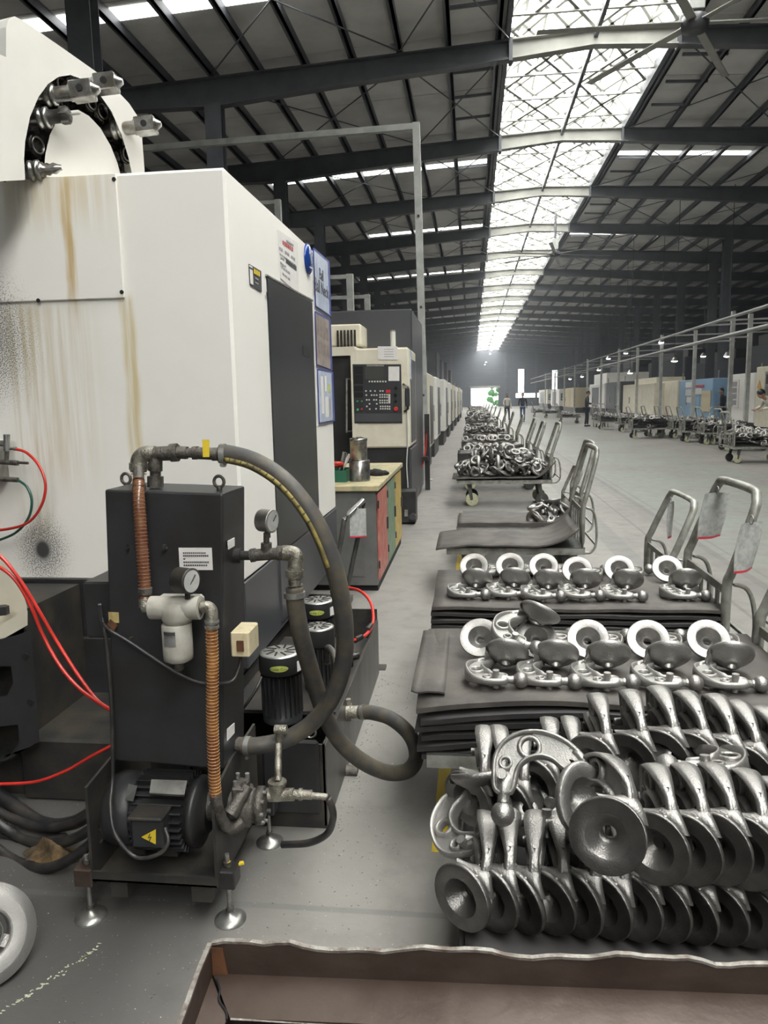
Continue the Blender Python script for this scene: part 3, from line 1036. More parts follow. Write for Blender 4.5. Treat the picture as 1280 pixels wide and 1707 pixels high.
# cream and black casting of the neighbouring machine at the picture edge
cs = thing('machine_bed', 'black ribbed machine bed with a worn cream top at the picture edge', 'machine', (-1.9, 2.7, 0))
MB().poly([(-70, 940), (0, 918), (28, 955), (45, 1010), (46, 1042), (-70, 1090)], (), .10, lambda u, v, w: at(u, v, Y=2.52 + w)).build('cream_shoulder', 'cream_paint', cs)
MB().poly([(-70, 1048), (0, 1040), (46, 1018), (46, 1042), (0, 1068), (-70, 1100)], (), .04, lambda u, v, w: at(u, v, Y=2.42 + w)).build('cream_ledge', 'cream_paint', cs)
cc = at(5, 1024, Y=2.40)
MB().cyl(cc, cc + Vector((0, 0, .03)), .022, 6).build('bolt', 'black_paint', cs)
MB().poly([(-70, 1082), (30, 1058), (52, 1050), (66, 1235), (48, 1246), (-70, 1300)],
          ([(-40, 1115), (18, 1110), (22, 1140), (12, 1160), (-40, 1165)], [(-40, 1215), (30, 1208), (32, 1238), (10, 1268), (-40, 1275)]), .12, lambda u, v, w: at(u, v, Y=2.46 + w)).build('rib_plate', 'black_paint', cs)
MB().box(-2.6, -1.68, 2.56, 2.98, 0.0, .74).build('bed_block', 'black_dirty', cs)
for px, py in ((43, 1094), (51, 1170)):
    p = at(px, py, Y=2.40)
    MB().cyl(p, p + Vector((0, -.004, 0)), .012, 10).build('bolt_hole', 'dark_gap', cs)
# corrugated conduits and the rag
def conduit(lb, pts, r, Ys, ribbed=True):
    P_ = catmull([at(x, y, Y=yy) for (x, y), yy in zip(pts, Ys)], 26)
    o = MB().tube(P_, r, 8, rf=(lambda i: r * (1.0 if i % 2 else .82)) if ribbed else None).build('conduit', 'black_cable')
    return tag(settle(o), lb, 'conduit', 'black conduits by the tray')
conduit('smooth thick black hose, topmost of the bundle beside the tray', [(-20, 1310), (20, 1340), (70, 1372), (120, 1372), (160, 1350)], .024, (2.45, 2.42, 2.35, 2.28, 2.2), False)
conduit('upper ribbed black conduit below the smooth hose', [(-20, 1345), (30, 1368), (80, 1380), (130, 1370), (175, 1340)], .018, (2.35, 2.33, 2.28, 2.2, 2.14))
conduit('middle ribbed black conduit of the bundle beside the tray', [(-20, 1358), (30, 1395), (80, 1408), (130, 1395), (180, 1360)], .018, (2.28, 2.26, 2.2, 2.15, 2.1))
conduit('lowest ribbed black conduit resting on the floor by the tray', [(-20, 1402), (20, 1432), (70, 1448), (120, 1430), (185, 1378)], .018, (2.2, 2.17, 2.1, 2.08, 2.05))
conduit('short ribbed black conduit at the picture edge', [(-30, 1375), (0, 1392), (40, 1402), (70, 1402), (110, 1395)], .014, (2.3, 2.28, 2.26, 2.25, 2.24))
rg = MB()
rgc = at(85, 1425, Z=.02)
rq = random.Random(2)
rg.grid(lambda u, v: (rgc.x - .10 + .18 * u + .02 * math.sin(7 * v), rgc.y - .03 + .09 * v + .015 * math.sin(8 * u), .006 + .05 * math.sin(PI * u) * math.sin(PI * v) * (1 + .5 * math.sin(9 * u + 5 * v))), 14, 8)
mat('rag_brown', (0.16, 0.10, 0.04), 0.9, var=0.7, scale=22, var2=(0.04, 0.03, 0.02), bump=0.6, bscale=60)
tag(settle(rg.build('oily_rag', 'rag_brown')), 'oily brown rag crumpled under the conduits', 'rag')

# ------------------------------------------------------------------ filter unit
fu = thing('filter_unit', 'black filter cabinet on a motor tray with amber hoses and a thick loop hose', 'filter unit', (-.9, 2.0, 0))
CY = 2.0
cf = [at(174, 816, Y=CY), at(371, 823, Y=CY), at(372, 1283, Y=CY), at(190, 1268, Y=CY)]
cbk = [p + Vector((0.006, .19, 0.0)) for p in cf]
cab = MB().hexa(cf, cbk).build('cabinet', 'black_paint', fu)
bv = cab.modifiers.new('soft_edge', 'BEVEL')
bv.width = .006
bv.segments = 2
q = ((298, 913), (353, 913), (355, 950), (300, 950))
lbp = px_plate(MB(), q, Y=CY, t=.002).build('instruction_label', 'paper_white', cab)
lab(lbp, 'white instruction label with small black print')
text_rows(lbp, q, None, ((.12, .82, .21, .27, 12, None), (.12, .90, .33, .40, 13, None), (.12, .2, .48, .54, 1, None), (.12, .9, .62, .69, 13, None), (.12, .85, .76, .83, 11, None)), Y=CY - .0022, t=.0006)
for px, py in ((213, 914), (276, 914), (220, 1068)):
    p = at(px, py, Y=CY)
    MB().cyl(p, p + Vector((0, -.008, 0)), .006, 8).box(p.x - .004, p.x + .004, p.y - .012, p.y, p.z, p.z + .012).build('clip', 'black_dirty', cab)
px_plate(MB(), ((181, 1020), (198, 1021), (199, 1038), (182, 1038)), Y=CY, t=.002).build('paper_tag', 'paper_yellow', cab)
q = ((184, 1032), (196, 1042), (190, 1052), (179, 1040))
px_plate(MB(), q, Y=CY - .02, t=.002).build('paper_tag', 'rust_orange', cab)
# side junction box and its cable
MB().box(at(145, 1000, Y=2.1).x, cf[0].x + .01, 2.08, 2.3, .80, .975, b=.006).build('junction_box', 'black_paint', fu)
MB().tube(catmull([at(166, 1008, Y=2.06), at(168, 1030, Y=2.02), at(180, 1048, Y=1.985), at(215, 1070, Y=1.985), at(272, 1108, Y=1.985), at(310, 1130, Y=1.985), at(345, 1140, Y=1.985), at(385, 1136, Y=1.99), at(398, 1115, Y=2.02), at(402, 1095, Y=2.04)]), .0055, 8).build('cable', 'black_cable', fu)
MB().tube(catmull([at(166, 1008, Y=2.06), at(172, 1040, Y=2.0), at(178, 1080, Y=1.99), at(186, 1180, Y=1.97), at(188, 1290, Y=1.95), at(184, 1340, Y=1.9), at(192, 1390, Y=1.86), at(225, 1428, Y=1.85), at(262, 1425, Y=1.85), at(280, 1405, Y=1.86), at(275, 1380, Y=1.88)]), .006, 8).build('cable', 'black_cable', fu)
# eye bolts
for px, py, yy in ((365, 803, 2.06), (210, 798, 2.15)):
    c = at(px, py, Y=yy)
    MB().torus(c, .016, .0048, (0.2, 1, 0), 18, 8).cyl(c - Vector((0, 0, .035)), c - Vector((0, 0, .014)), .008, 10).build('eye_bolt', 'cast_fitting', fu)
# top pipework
Y = 2.06
pw = lambda px, py, y=Y: at(px, py, Y=y)
MB().tube(catmull([pw(231, 790), pw(231, 772), pw(234, 763), pw(243, 757), pw(258, 757)], 5), .0235, 14).cyl(pw(231, 783), pw(231, 772), .027, 14).build('elbow', 'galv_fitting', fu)
tee = MB().cyl(pw(255, 757), pw(293, 755), .021, 14).cyl(pw(259, 757), pw(259, 785), .020, 14).cyl(pw(259, 783), pw(259, 797), .0155, 12).cyl(pw(259, 794), pw(259, 812), .023, 6)
tee.cyl(pw(284, 755), pw(297, 754), .026, 8).cyl(pw(297, 754), pw(312, 755), .020, 6).cyl(pw(310, 755), pw(325, 755), .014, 12)
tee.build('pipe_tee', 'cast_fitting', fu)
vb = MB().cyl(pw(322, 755), pw(364, 757), .0175, 12).cyl(pw(322, 755), pw(330, 755), .021, 6).cyl(pw(355, 757), pw(365, 757), .021, 6).cyl(pw(343, 755), pw(343, 738), .009, 8).build('ball_valve', 'cast_fitting', fu)
MB().hexa([pw(337, 733, 2.04), pw(349, 733, 2.04), pw(349, 762, 2.035), pw(338, 762, 2.035)], [pw(337, 733, 2.046), pw(349, 733, 2.046), pw(349, 762, 2.041), pw(338, 762, 2.041)]).build('valve_lever', 'yellow_sign', vb)
# big black loop hose
hp = catmull([pw(366, 757), pw(385, 758), pw(425, 770, 2.05), pw(470, 799, 2.03), pw(510, 845, 2.02), pw(540, 900, 2.02), pw(562, 965, 2.03), pw(574, 1040, 2.06), pw(572, 1105, 2.1), pw(553, 1163, 2.13), pw(520, 1205, 2.15), pw(475, 1233, 2.14), pw(430, 1243, 2.12), pw(405, 1243, 2.12)], 8)
MB().tube(hp, .0265, 16).build('loop_hose', 'rubber_hose', fu)
V = []
sp = MB()
for i in range(6, 46):
    p = hp[i]
    t_ = (hp[i + 1] - hp[i - 1]).normalized()
    toc = (EYE - p).normalized()
    side = t_.cross(toc).normalized()
    if side.z > 0:
        side = -side
    dd = (side * .62 + (toc - t_ * toc.dot(t_)).normalized() * .78)
    V.append((p + dd * .0258, t_, side))
sp.tube([v[0] for v in V], .0075, 6)
sp.build('hose_stripe', 'hose_stripe', fu)
gl = MB()
for k in range(3, 30, 2):
    c, t_, sd = V[k]
    toc = (EYE - c).normalized()
    gl.bar(c + toc * .0068 - sd * .005, c + toc * .0068 + sd * .005, .005, .002)
gl.build('stripe_print', 'ink', fu)
for i in (3, len(hp) - 4):
    MB().cyl(hp[i] - (hp[i + 1] - hp[i]).normalized() * .008, hp[i] + (hp[i + 1] - hp[i]).normalized() * .008, .0295, 16).cyl(hp[i] + Vector((0, -.02, -.03)), hp[i] + Vector((0, .006, -.032)), .006, 8).build('hose_clamp', 'zinc', fu)
MB().cyl(pw(384, 1240, 2.12), pw(410, 1243, 2.12), .024, 6).cyl(pw(402, 1242, 2.12), pw(420, 1243, 2.12), .019, 12).build('lower_port', 'cast_fitting', fu)
MB().tube(catmull([pw(466, 1212, 2.12), pw(466, 1222, 2.12), pw(466, 1240, 2.12)], 3), .013, 8).cyl(pw(458, 1216, 2.1), pw(478, 1216, 2.1), .014, 10).build('branch_valve', 'galv_fitting', fu)
for q in (((378, 1215), (390, 1205), (390, 1222), (378, 1235)), ((379, 902), (390, 896), (390, 910), (380, 916))):
    o = MB()
    a = [at(x, y, X=at(372, 1000, Y=CY).x + .012) for x, y in q]
    o.hexa(a, [p + Vector((.002, 0, 0)) for p in a])
    o.build('port_tag', 'paper_white', cab)
# upper right port: tee, gauge, elbow, second hose
Y2 = 2.1
pv = lambda px, py, y=Y2: at(px, py, Y=y)
MB().cyl(pv(378, 926), pv(402, 926), .023, 6).cyl(pv(400, 926), pv(420, 926), .014, 12).build('upper_port', 'black_paint', fu)
MB().cyl(pv(418, 926), pv(470, 922), .018, 12).cyl(pv(418, 926), pv(426, 925), .0215, 6).cyl(pv(444, 924), pv(444, 905), .0165, 12).cyl(pv(444, 905), pv(444, 888), .009, 8).cyl(pv(462, 922), pv(472, 922), .022, 12).build('pipe_tee', 'cast_fitting', fu)
c = pv(445, 868)
ax = Vector((.95, -.30, -.04)).normalized()
g = MB().lathe([(.031, -.024), (.033, -.02), (.033, .012), (.0345, .014), (.0345, .019), (.030, .020)], 24, ax, c).build('pressure_gauge', 'zinc', fu)
MB().cyl(c + ax * .0185, c + ax * .0205, .0295, 24).build('dial', 'gauge_glass', g)
MB().bar(c + ax * .0215, c + ax * .0215 + Vector((.006, .012, .016)), .002).build('needle', 'ink', g)
MB().cyl(c - Vector((0, 0, .05)), c - Vector((0, 0, .03)), .009, 8).build('stem', 'cast_fitting', g)
MB().tube(catmull([pv(468, 922), pv(484, 922), pv(493, 928), pv(492, 945), pv(491, 960)], 5), .0225, 14).cyl(pv(491, 950), pv(491, 962), .0265, 12).cyl(pv(491, 962), pv(491, 982), .019, 12).build('elbow', 'galv_fitting', fu)
h2 = catmull([pv(490, 975), pv(493, 1010), pv(502, 1060, 2.12), pv(520, 1125, 2.2), pv(541, 1190, 2.3), pv(566, 1235, 2.36), pv(605, 1270, 2.42), pv(648, 1288, 2.5), pv(682, 1283, 2.58), pv(694, 1258, 2.66), pv(682, 1224, 2.74), pv(652, 1198, 2.8), pv(620, 1188, 2.84), pv(600, 1187, 2.86)], 8)
MB().tube(h2, [.0265 + .003 * i / len(h2) for i in range(len(h2))], 16).build('return_hose', 'rubber_hose', fu)
for i in (4, len(h2) - 4):
    d_ = (h2[i + 1] - h2[i]).normalized()
    MB().cyl(h2[i] - d_ * .008, h2[i] + d_ * .008, .0315, 16).build('hose_clamp', 'zinc', fu)
MB().cyl(pv(584, 1187, 2.86), pv(604, 1187, 2.86), .026, 12).cyl(pv(572, 1187, 2.86), pv(586, 1187, 2.86), .036, 6).cyl(pv(580, 1165, 2.86), pv(580, 1187, 2.86), .012, 8).build('tank_valve', 'galv_fitting', fu)
# pressure switch box
sx = at(392, 1070, Y=2.02).x
sb = MB().box(sx - .004, sx + .05, 1.99, 2.09, at(400, 1094, Y=2.0).z, at(400, 1052, Y=2.0).z, b=.004).build('switch_box', 'warm_box', fu)
MB().box(sx + .015, sx + .035, 1.984, 1.99, at(400, 1083, Y=2.0).z, at(400, 1066, Y=2.0).z).build('scale_window', 'rust_orange', sb)
# filter bowl
YF_ = 1.90
pf = lambda px, py, y=YF_: at(px, py, Y=y)
ctr = pf(298, 1060)
fl_ = MB().cyl(pf(252, 1013), pf(334, 1013), .032, 20)
fl_.lathe([(.030, 0), (.040, .012), (.044, .022), (.043, .045), (.036, .062), (.015, .070), (0, .07)], 24, (0, 0, 1), pf(297, 1041) )
fl_.box(pf(256, 1010).x, pf(330, 1010).x, 1.885, 1.96, pf(297, 1022).z, pf(297, 998).z, b=.008)
fh = fl_.build('filter_head', 'filter_paint', fu)
b0 = pf(298, 1100)
h_ = pf(298, 1038).z - b0.z
bowl = MB().lathe([(.014, -.012), (.028, -.003), (.0395, .004), (.0405, .02), (.0405, h_ - .004), (.037, h_)], 28, (0, 0, 1), b0).build('filter_bowl', 'filter_paint', fu)
MB().lathe([(.009, -.03), (.013, -.024), (.013, -.012), (.03, -.004)], 12, (0, 0, 1), b0).build('drain_plug', 'cast_fitting', fu)
# curved label on the bowl
vs = MB()
zc0, zc1 = pf(298, 1071).z, pf(298, 1046).z
vs.grid(lambda u, v: (b0.x + .0412 * math.sin(-.62 + .9 * u), b0.y - .0412 * math.cos(-.62 + .9 * u), zc0 + (zc1 - zc0) * v), 8, 1)
lb = vs.build('filter_label', 'zinc', bowl, fix=False)
lab(lb, 'silver label with a black heading on the filter bowl')
vs = MB()
vs.grid(lambda u, v: (b0.x + .0416 * math.sin(-.60 + .86 * u), b0.y - .0416 * math.cos(-.60 + .86 * u), zc1 - .011 + .009 * v), 8, 1)
vs.build('label_heading', 'ink', bowl, fix=False)
for r_ in range(3):
    vs = MB()
    for k in range(4):
        vs.grid(lambda u, v: (b0.x + .0416 * math.sin(-.56 + .2 * k + .14 * u), b0.y - .0416 * math.cos(-.56 + .2 * k + .14 * u), zc0 + .004 + .0085 * r_ + .003 * v), 2, 1)
    vs.build('label_print', 'ink_pale', bowl, fix=False)
c = pf(311, 968, 1.885)
ax = Vector((.93, -.36, 0)).normalized()
g = MB().lathe([(.028, -.035), (.0345, -.03), (.0345, .010), (.0355, .012), (.0355, .018), (.031, .018)], 24, ax, c).cyl(c - Vector((0, 0, .05)), c - Vector((0, 0, .03)), .008, 8).build('pressure_gauge', 'black_dirty', fu)
MB().cyl(c + ax * .015, c + ax * .0185, .030, 24).build('dial', 'gauge_glass', g)
MB().bar(c + ax * .0195 - Vector((.004, .006, .008)), c + ax * .0195 + Vector((.006, .01, .016)), .002).build('needle', 'ink', g)
# amber wire-wound suction hoses
def amber(pts, r, name='amber_hose', m='amber_hose'):
    P_ = catmull(pts, 10)
    L = [0.0]
    for a, b in zip(P_, P_[1:]):
        L.append(L[-1] + (b - a).length)
    o = MB().tube(P_, r, 14).build(name, m, fu)
    w = MB()
    n = int(L[-1] / .0095)
    j = 0
    for k in range(1, n):
        s_ = L[-1] * k / n
        while L[j + 1] < s_:
            j += 1
        u = (s_ - L[j]) / (L[j + 1] - L[j])
        p = P_[j].lerp(P_[j + 1], u)
        w.torus(p, r, .0013, (P_[j + 1] - P_[j]), 12, 4)
    w.build('hose_wire', 'amber_wire_dark' if 'dark' in m else 'amber_wire', o)
    return o


amber([pw(231, 800, 1.985), pw(232, 840, 1.95), pw(238, 930, 1.93), pw(242, 985, 1.92), pw(242, 1003, 1.91)], .0165, 'upper_suction_hose', 'amber_hose_dark')
MB().cyl(pw(231, 783, 2.03), pw(231, 806, 1.985), .015, 12).build('hose_tail', 'cast_fitting', fu)
for px, py, yy in ((232, 812, 1.975), (242, 985, 1.915)):
    MB().cyl(pw(px, py - 5, yy), pw(px, py + 5, yy), .019, 14).build('hose_clamp', 'cast_fitting', fu)
MB().cyl(pw(242, 998, 1.91), pw(243, 1012, 1.905), .018, 12).cyl(pw(240, 1012, 1.905), pw(256, 1012, 1.9), .016, 12).build('elbow', 'galv_fitting', fu)
MB().tube(catmull([pf(332, 1013), pf(345, 1012), pf(352, 1018), pf(353, 1030), pf(353, 1042)], 5), .017, 12).build('elbow', 'galv_fitting', fu)
amber([pf(352, 1036), pf(354, 1100), pf(354, 1200), pf(357, 1290), pf(359, 1325)], .0165, 'lower_suction_hose')
for py in (1036, 1044):
    MB().cyl(pf(353, py - 2), pf(353, py + 2), .020, 14).build('hose_clamp', 'zinc', fu)
ph = catmull([pf(359, 1320), pf(362, 1345), pf(370, 1368, 1.92), pf(385, 1382, 1.94), pf(402, 1372, 1.97)], 10)
MB().tube(ph, .018, 12, rf=lambda i: .018 if i % 2 else .0155).build('pump_inlet_hose', 'cast_fitting', fu)
# electric motor lying across the tray
mc = at(265, 1348, Y=2.03)
mz = mc.z
x0, x1 = at(186, 1345, Y=2.03).x, at(352, 1345, Y=2.03).x
mo = MB()
MR = .102
mo.lathe([(.03, 0), (.085, .004), (.100, .012), (.1085, .03), (.1085, .095), (.104, .10)], 32, (1, 0, 0), (x0, 2.03, mz)).build('motor_cowl', 'black_paint', fu)
mo = MB().lathe([(.098, .095), (.098, .27), (.104, .272), (.104, .292), (.075, .30), (.06, x1 - x0)], 32, (1, 0, 0), (x0, 2.03, mz)).build('motor', 'black_paint', fu)
for k in range(30):
    an = 2 * PI * k / 30
    e = Vector((0, math.cos(an), math.sin(an)))
    a = Vector((x0 + .105, 2.03, mz)) + e * .106
    b = Vector((x0 + .262, 2.03, mz)) + e * .106
    MB().bar(a, b, .004, .020, up=e).build('fin', 'black_paint', mo)
q = ((252, 1299), (312, 1301), (307, 1325), (249, 1322))
ymot = 1.935
np_ = MB().hexa([at(x, y, Y=ymot - .002 if i > 1 else ymot + .03) for i, (x, y) in enumerate(q)], [at(x, y, Y=ymot + .004 if i > 1 else ymot + .036) + Vector((0, 0, -.006)) for i, (x, y) in enumerate(q)])
lab(np_.build('nameplate', 'zinc', mo), 'scuffed silver nameplate')
q = ((214, 1306), (229, 1310), (222, 1336), (208, 1334))
MB().hexa([at(x, y, Y=1.942 if i < 2 else 1.922) for i, (x, y) in enumerate(q)], [at(x, y, Y=1.948 if i < 2 else 1.928) for i, (x, y) in enumerate(q)]).build('foil_sticker', 'machined', mo)
tb0, tb1 = at(220, 1413, Y=1.88), at(271, 1366, Y=1.88)
tb = MB().box(tb0.x, tb1.x, 1.875, 1.95, tb0.z, tb1.z, b=.008).build('terminal_box', 'black_paint', mo)
MB().box(tb0.x - .004, tb1.x + .002, 1.868, 1.95, tb1.z - .004, tb1.z + .008, b=.004).build('terminal_lid', 'black_dirty', tb)
tr = MB()
a = [at(x, y, Y=1.873) for x, y in ((236, 1395), (260, 1382), (260, 1407))]
tr.add([tuple(p) for p in a] + [tuple(p + Vector((0, -.002, 0))) for p in a], [(0, 1, 2), (3, 4, 5), (0, 1, 4, 3), (1, 2, 5, 4), (2, 0, 3, 5)])
tg = tr.build('warning_triangle', 'yellow_sign', tb)
MB().bar(at(250, 1390, Y=1.870), at(247, 1397, Y=1.870), .002).bar(at(247, 1396, Y=1.870), at(252, 1396, Y=1.870), .002).bar(at(252, 1395, Y=1.870), at(249, 1402, Y=1.870), .002).build('bolt_mark', 'ink', tg)
for dx in (-.05, .05):
    MB().box(mc.x + dx - .03, mc.x + dx + .03, 1.96, 2.10, .172, mz - .08).build('motor_foot', 'black_dirty', mo)
# tray with side plates
tz = .166
tx0, tx1 = at(158, 1440, Y=1.9).x, at(364, 1452, Y=1.9).x
MB().box(tx0, tx1, 1.88, 2.35, tz - .03, tz - .024).box(tx0, tx1, 1.88, 1.888, tz - .03, tz + .0).box(tx0, tx1, 2.34, 2.35, tz - .03, tz + .02).build('tray', 'black_dirty', fu)
sl = at(153, 1312, Y=1.89)
MB().poly([(1.88, tz - .03), (2.3, tz - .03), (2.3, .44), (2.06, .44), (1.885, sl.z)], ([(1.93, .22), (2.05, .22), (2.05, .32), (1.93, .28)],), .008, lambda u, v, w: (tx0 + w, u, v)).build('side_plate', 'black_dirty', fu)
MB().poly([(1.88, tz - .03), (2.3, tz - .03), (2.3, .44), (2.06, .44), (1.885, sl.z - .01)], (), .008, lambda u, v, w: (tx1 + w, u, v)).build('side_plate', 'black_dirty', fu)
MB().box(tx0 + .05, tx0 + .10, 1.89, 2.34, tz - .085, tz - .03).build('skid', 'black_dirty', fu)
MB().box(tx1 - .08, tx1 - .02, 1.89, 2.34, tz - .085, tz - .03).build('skid', 'black_dirty', fu)
for k, (px, py, yy) in enumerate(((152, 1527, 1.905), (384, 1530, 1.93), (176, 1440, 2.30), (415, 1430, 2.32))):
    c = at(px, py, Y=yy) if k < 2 else Vector(((tx0 - .02) if k == 2 else (tx1 + .03), yy, 0))
    c.z = 0
    lg = MB().lathe([(.046, 0), (.046, .006), (.030, .014), (.012, .022), (.010, .03)], 24, (0, 0, 1), c).build('foot', 'zinc', fu)
    MB().cyl(c + Vector((0, 0, .02)), c + Vector((0, 0, .20 if k != 1 else .21)), .0065, 10).build('foot_screw', 'zinc', lg)
    for zn in (.03, .175):
        MB().cyl(c + Vector((0, 0, zn)), c + Vector((0, 0, zn + .011)), .012, 6).build('foot_nut', 'cast_fitting', lg)
    MB().box(c.x - .028, c.x + .028, c.y - .03, c.y + .03, .115, .172, b=.004).build('foot_bracket', 'rust_steel' if k == 0 else 'black_paint', lg)
# gear pump right of the motor
Yp = 2.03
pp = lambda px, py, y=Yp: at(px, py, Y=y)
pz = pp(420, 1345)
pm = MB().cyl(pp(350, 1342), pp(392, 1342), .045, 18).lathe([(.062, 0), (.062, .05), (.05, .055), (.05, .07), (.056, .072), (.056, .09), (.03, .095)], 20, (1, .06, 0), pp(390, 1342)).build('gear_pump', 'cast_fitting', fu)
for k in range(8):
    an = 2 * PI * k / 8
    p = pp(390, 1342) + Vector((.088, math.cos(an) * .045, math.sin(an) * .045))
    MB().cyl(p, p + Vector((.014, 0, 0)), .006, 6).build('bolt', 'zinc', pm)
MB().cyl(pp(386, 1355, 1.95), pp(412, 1310, 2.0), .020, 12).cyl(pp(384, 1358, 1.945), pp(392, 1345, 1.96), .0225, 12).build('relief_valve', 'cast_fitting', pm)
MB().box(pp(396, 1308).x, pp(416, 1308).x, 1.97, 2.04, pp(405, 1318).z, pp(405, 1298).z, b=.004).build('valve_block', 'cast_fitting', pm)
for px, py in ((396, 1293), (412, 1293), (392, 1306)):
    MB().cyl(pp(px, py + 4, 1.99), pp(px, py - 4, 1.99), .007, 6).build('bolt', 'zinc', pm)
ol = MB().cyl(pp(462, 1330), pp(462, 1305), .024, 14).cyl(pp(462, 1306), pp(462, 1302), .028, 14).cyl(pp(448, 1326), pp(490, 1324), .019, 12).cyl(pp(490, 1324), pp(520, 1325), .014, 12).cyl(pp(498, 1324), pp(504, 1324), .018, 6).cyl(pp(508, 1325), pp(546, 1329), .010, 10).cyl(pp(463, 1302), pp(464, 1240, 2.1), .011, 10)
ol.build('outlet_tee', 'galv_fitting', fu)
MB().tube(catmull([pp(546, 1328), pp(553, 1345), pp(555, 1365, 2.05), pp(545, 1390, 2.08), pp(515, 1405, 2.1), pp(470, 1408, 2.12)], 6), .011, 10).build('drain_hose', 'black_cable', fu)
lv = MB().cyl(pp(383, 1462, 1.93), pp(380, 1436, 1.93), .007, 8).bar(pp(386, 1442, 1.94), pp(406, 1438, 1.96), .012, .006)
lv.build('drain_tap', 'yellow_sign', fu)

# ------------------------------------------------------------------ coolant tank with three pumps
tk = thing('coolant_tank', 'low black coolant tank with three upright pump motors', 'coolant tank', (-.75, 3.1, 0))
TX0, TX1, TY0, TY1, TZ = -1.0, -.51, 2.42, 3.92, .315
wl_ = MB().box(TX1 - .008, TX1, TY0, TY1, .01, TZ).box(TX0, TX1, TY0, TY0 + .008, .01, TZ).box(TX0, TX1, TY1 - .008, TY1, .01, TZ + .06).box(TX0, TX0 + .008, TY0, TY1, .01, TZ).box(TX0, TX1, TY0, TY1, .0, .01)
wl_.build('tank_shell', 'black_dirty', tk)
mat('tank_side', (0.10, 0.095, 0.09), 0.4, 0.3, var=0.6, scale=7, var2=(0.05, 0.045, 0.04), stretch=(1, 1, .35), bump=.05)
MB().box(TX1, TX1 + .004, TY0, TY1, .012, TZ - .002).build('side_sheet', 'tank_side', tk)
MB().box(TX0 + .01, TX1 - .01, TY0 + .4, TY1 - .15, TZ - .07, TZ - .055).build('deck_plate', 'black_dirty', tk)
MB().box(TX1 - .22, TX1 - .02, TY0 - .02, TY0, .06, TZ + .02, b=.008).build('front_cover', 'black_paint', tk)
MB().torus((TX1 - .06, TY0 + .05, TZ + .02), .02, .004, (0, 1, 0), 14, 6).build('lift_ring', 'zinc', tk)
c = at(576, 1285, X=TX1)
MB().cyl(c, c + Vector((.05, 0, 0)), .025, 12).build('drain_plug', 'cast_fitting', tk)
c = at(634, 1128, X=TX1)
MB().cyl(c + Vector((-.02, .02, .03)), c + Vector((.03, .02, .03)), .035, 14).build('side_flange', 'black_dirty', tk)
for (x, y, zt, R, label) in ((-.742, 2.75, .535, .085, 'pump'), (-.66, 3.08, .535, .072, 'pump'), (-.725, 3.4, .565, .078, 'pump')):
    b0 = TZ - .055
    bd = MB().lathe([(R * .9, 0), (R * .9, .02), (R * .8, .03), (R * .8, zt - b0 - .075), (R * .95, zt - b0 - .07)], 24, (0, 0, 1), (x, y, b0)).build('pump_motor', 'black_paint', tk)
    for k in range(22):
        an = 2 * PI * k / 22
        e = Vector((math.cos(an), math.sin(an), 0))
        MB().bar(Vector((x, y, b0 + .03)) + e * R * .86, Vector((x, y, zt - .085)) + e * R * .86, .004, R * .18, up=e).build('fin', 'black_paint', bd)
    cw = MB().lathe([(R * .98, 0), (R, .004), (R, .06), (R * .97, .072)], 28, (0, 0, 1), (x, y, zt - .075)).build('fan_cowl', 'black_paint', tk)
    MB().lathe([(R * .97, 0), (R * .96, .003), (R * .8, .008), (0, .009)], 28, (0, 0, 1), (x, y, zt - .004)).build('fan_grille', 'zinc', cw)
    gb = MB()
    for k in range(10):
        an = 2 * PI * k / 10
        e = Vector((math.cos(an), math.sin(an), 0))
        gb.bar(Vector((x, y, zt + .0055)) + e * R * .3, Vector((x, y, zt + .0045)) + (e + Vector((-e.y, e.x, 0)) * .25) * R * .75, .007, .002, up=(0, 0, 1))
    gb.build('grille_slot', 'dark_gap', cw)
    if R != .072:
        toc = Vector((0 - x, 0 - y, 0)).normalized()
        base_an = math.atan2(toc.y, toc.x) - .1
        ov = MB()
        pts = []
        n = 20
        for k in range(n):
            a = 2 * PI * k / n
            th = base_an + .46 * math.cos(a) * (.036 / (R * .46))
            pts.append((x + (R + .001) * math.cos(th), y + (R + .001) * math.sin(th), zt - .042 + .0125 * math.sin(a)))
        ctr_ = (x + (R + .003) * math.cos(base_an), y + (R + .003) * math.sin(base_an), zt - .042)
        ov.add([ctr_] + pts, [(0, k + 1, (k + 1) % n + 1) for k in range(n)])
        ob = ov.build('maker_badge', 'yellow_green', cw, fix=False)
        lab(ob, 'oval yellow green badge lettered Power Cool')
        nrm = Vector((math.cos(base_an), math.sin(base_an), 0))
        lettering('lettering', 'Power Cool', .0135, frame_of(Vector(ctr_) + nrm * .0012, (-nrm.y, nrm.x, 0), (0, 0, 1)), 'ink', ob)
        an2 = base_an + 1.05
        p = Vector((x, y, zt - .045)) + Vector((math.cos(an2), math.sin(an2), 0)) * (R + .001)
        f = frame_of(p, (-math.sin(an2), math.cos(an2), 0), (0, 0, 1))
        MB().box(-.015, .015, -.02, .02, -.001, .001, M4=f).build('data_sticker', 'paper_white', cw)
for pts, r, m in (([(-.60, 2.95, .42), (-.585, 2.9, .50), (-.55, 2.84, .50), (-.53, 2.8, .44), (-.54, 2.76, .36)], .013, 'rubber_hose'), ([(-.9, 2.62, .30), (-.84, 2.58, .38), (-.80, 2.6, .44), (-.79, 2.64, .47)], .006, 'black_cable')):
    MB().tube(catmull(pts), r, 10).build('pump_hose', m, tk)
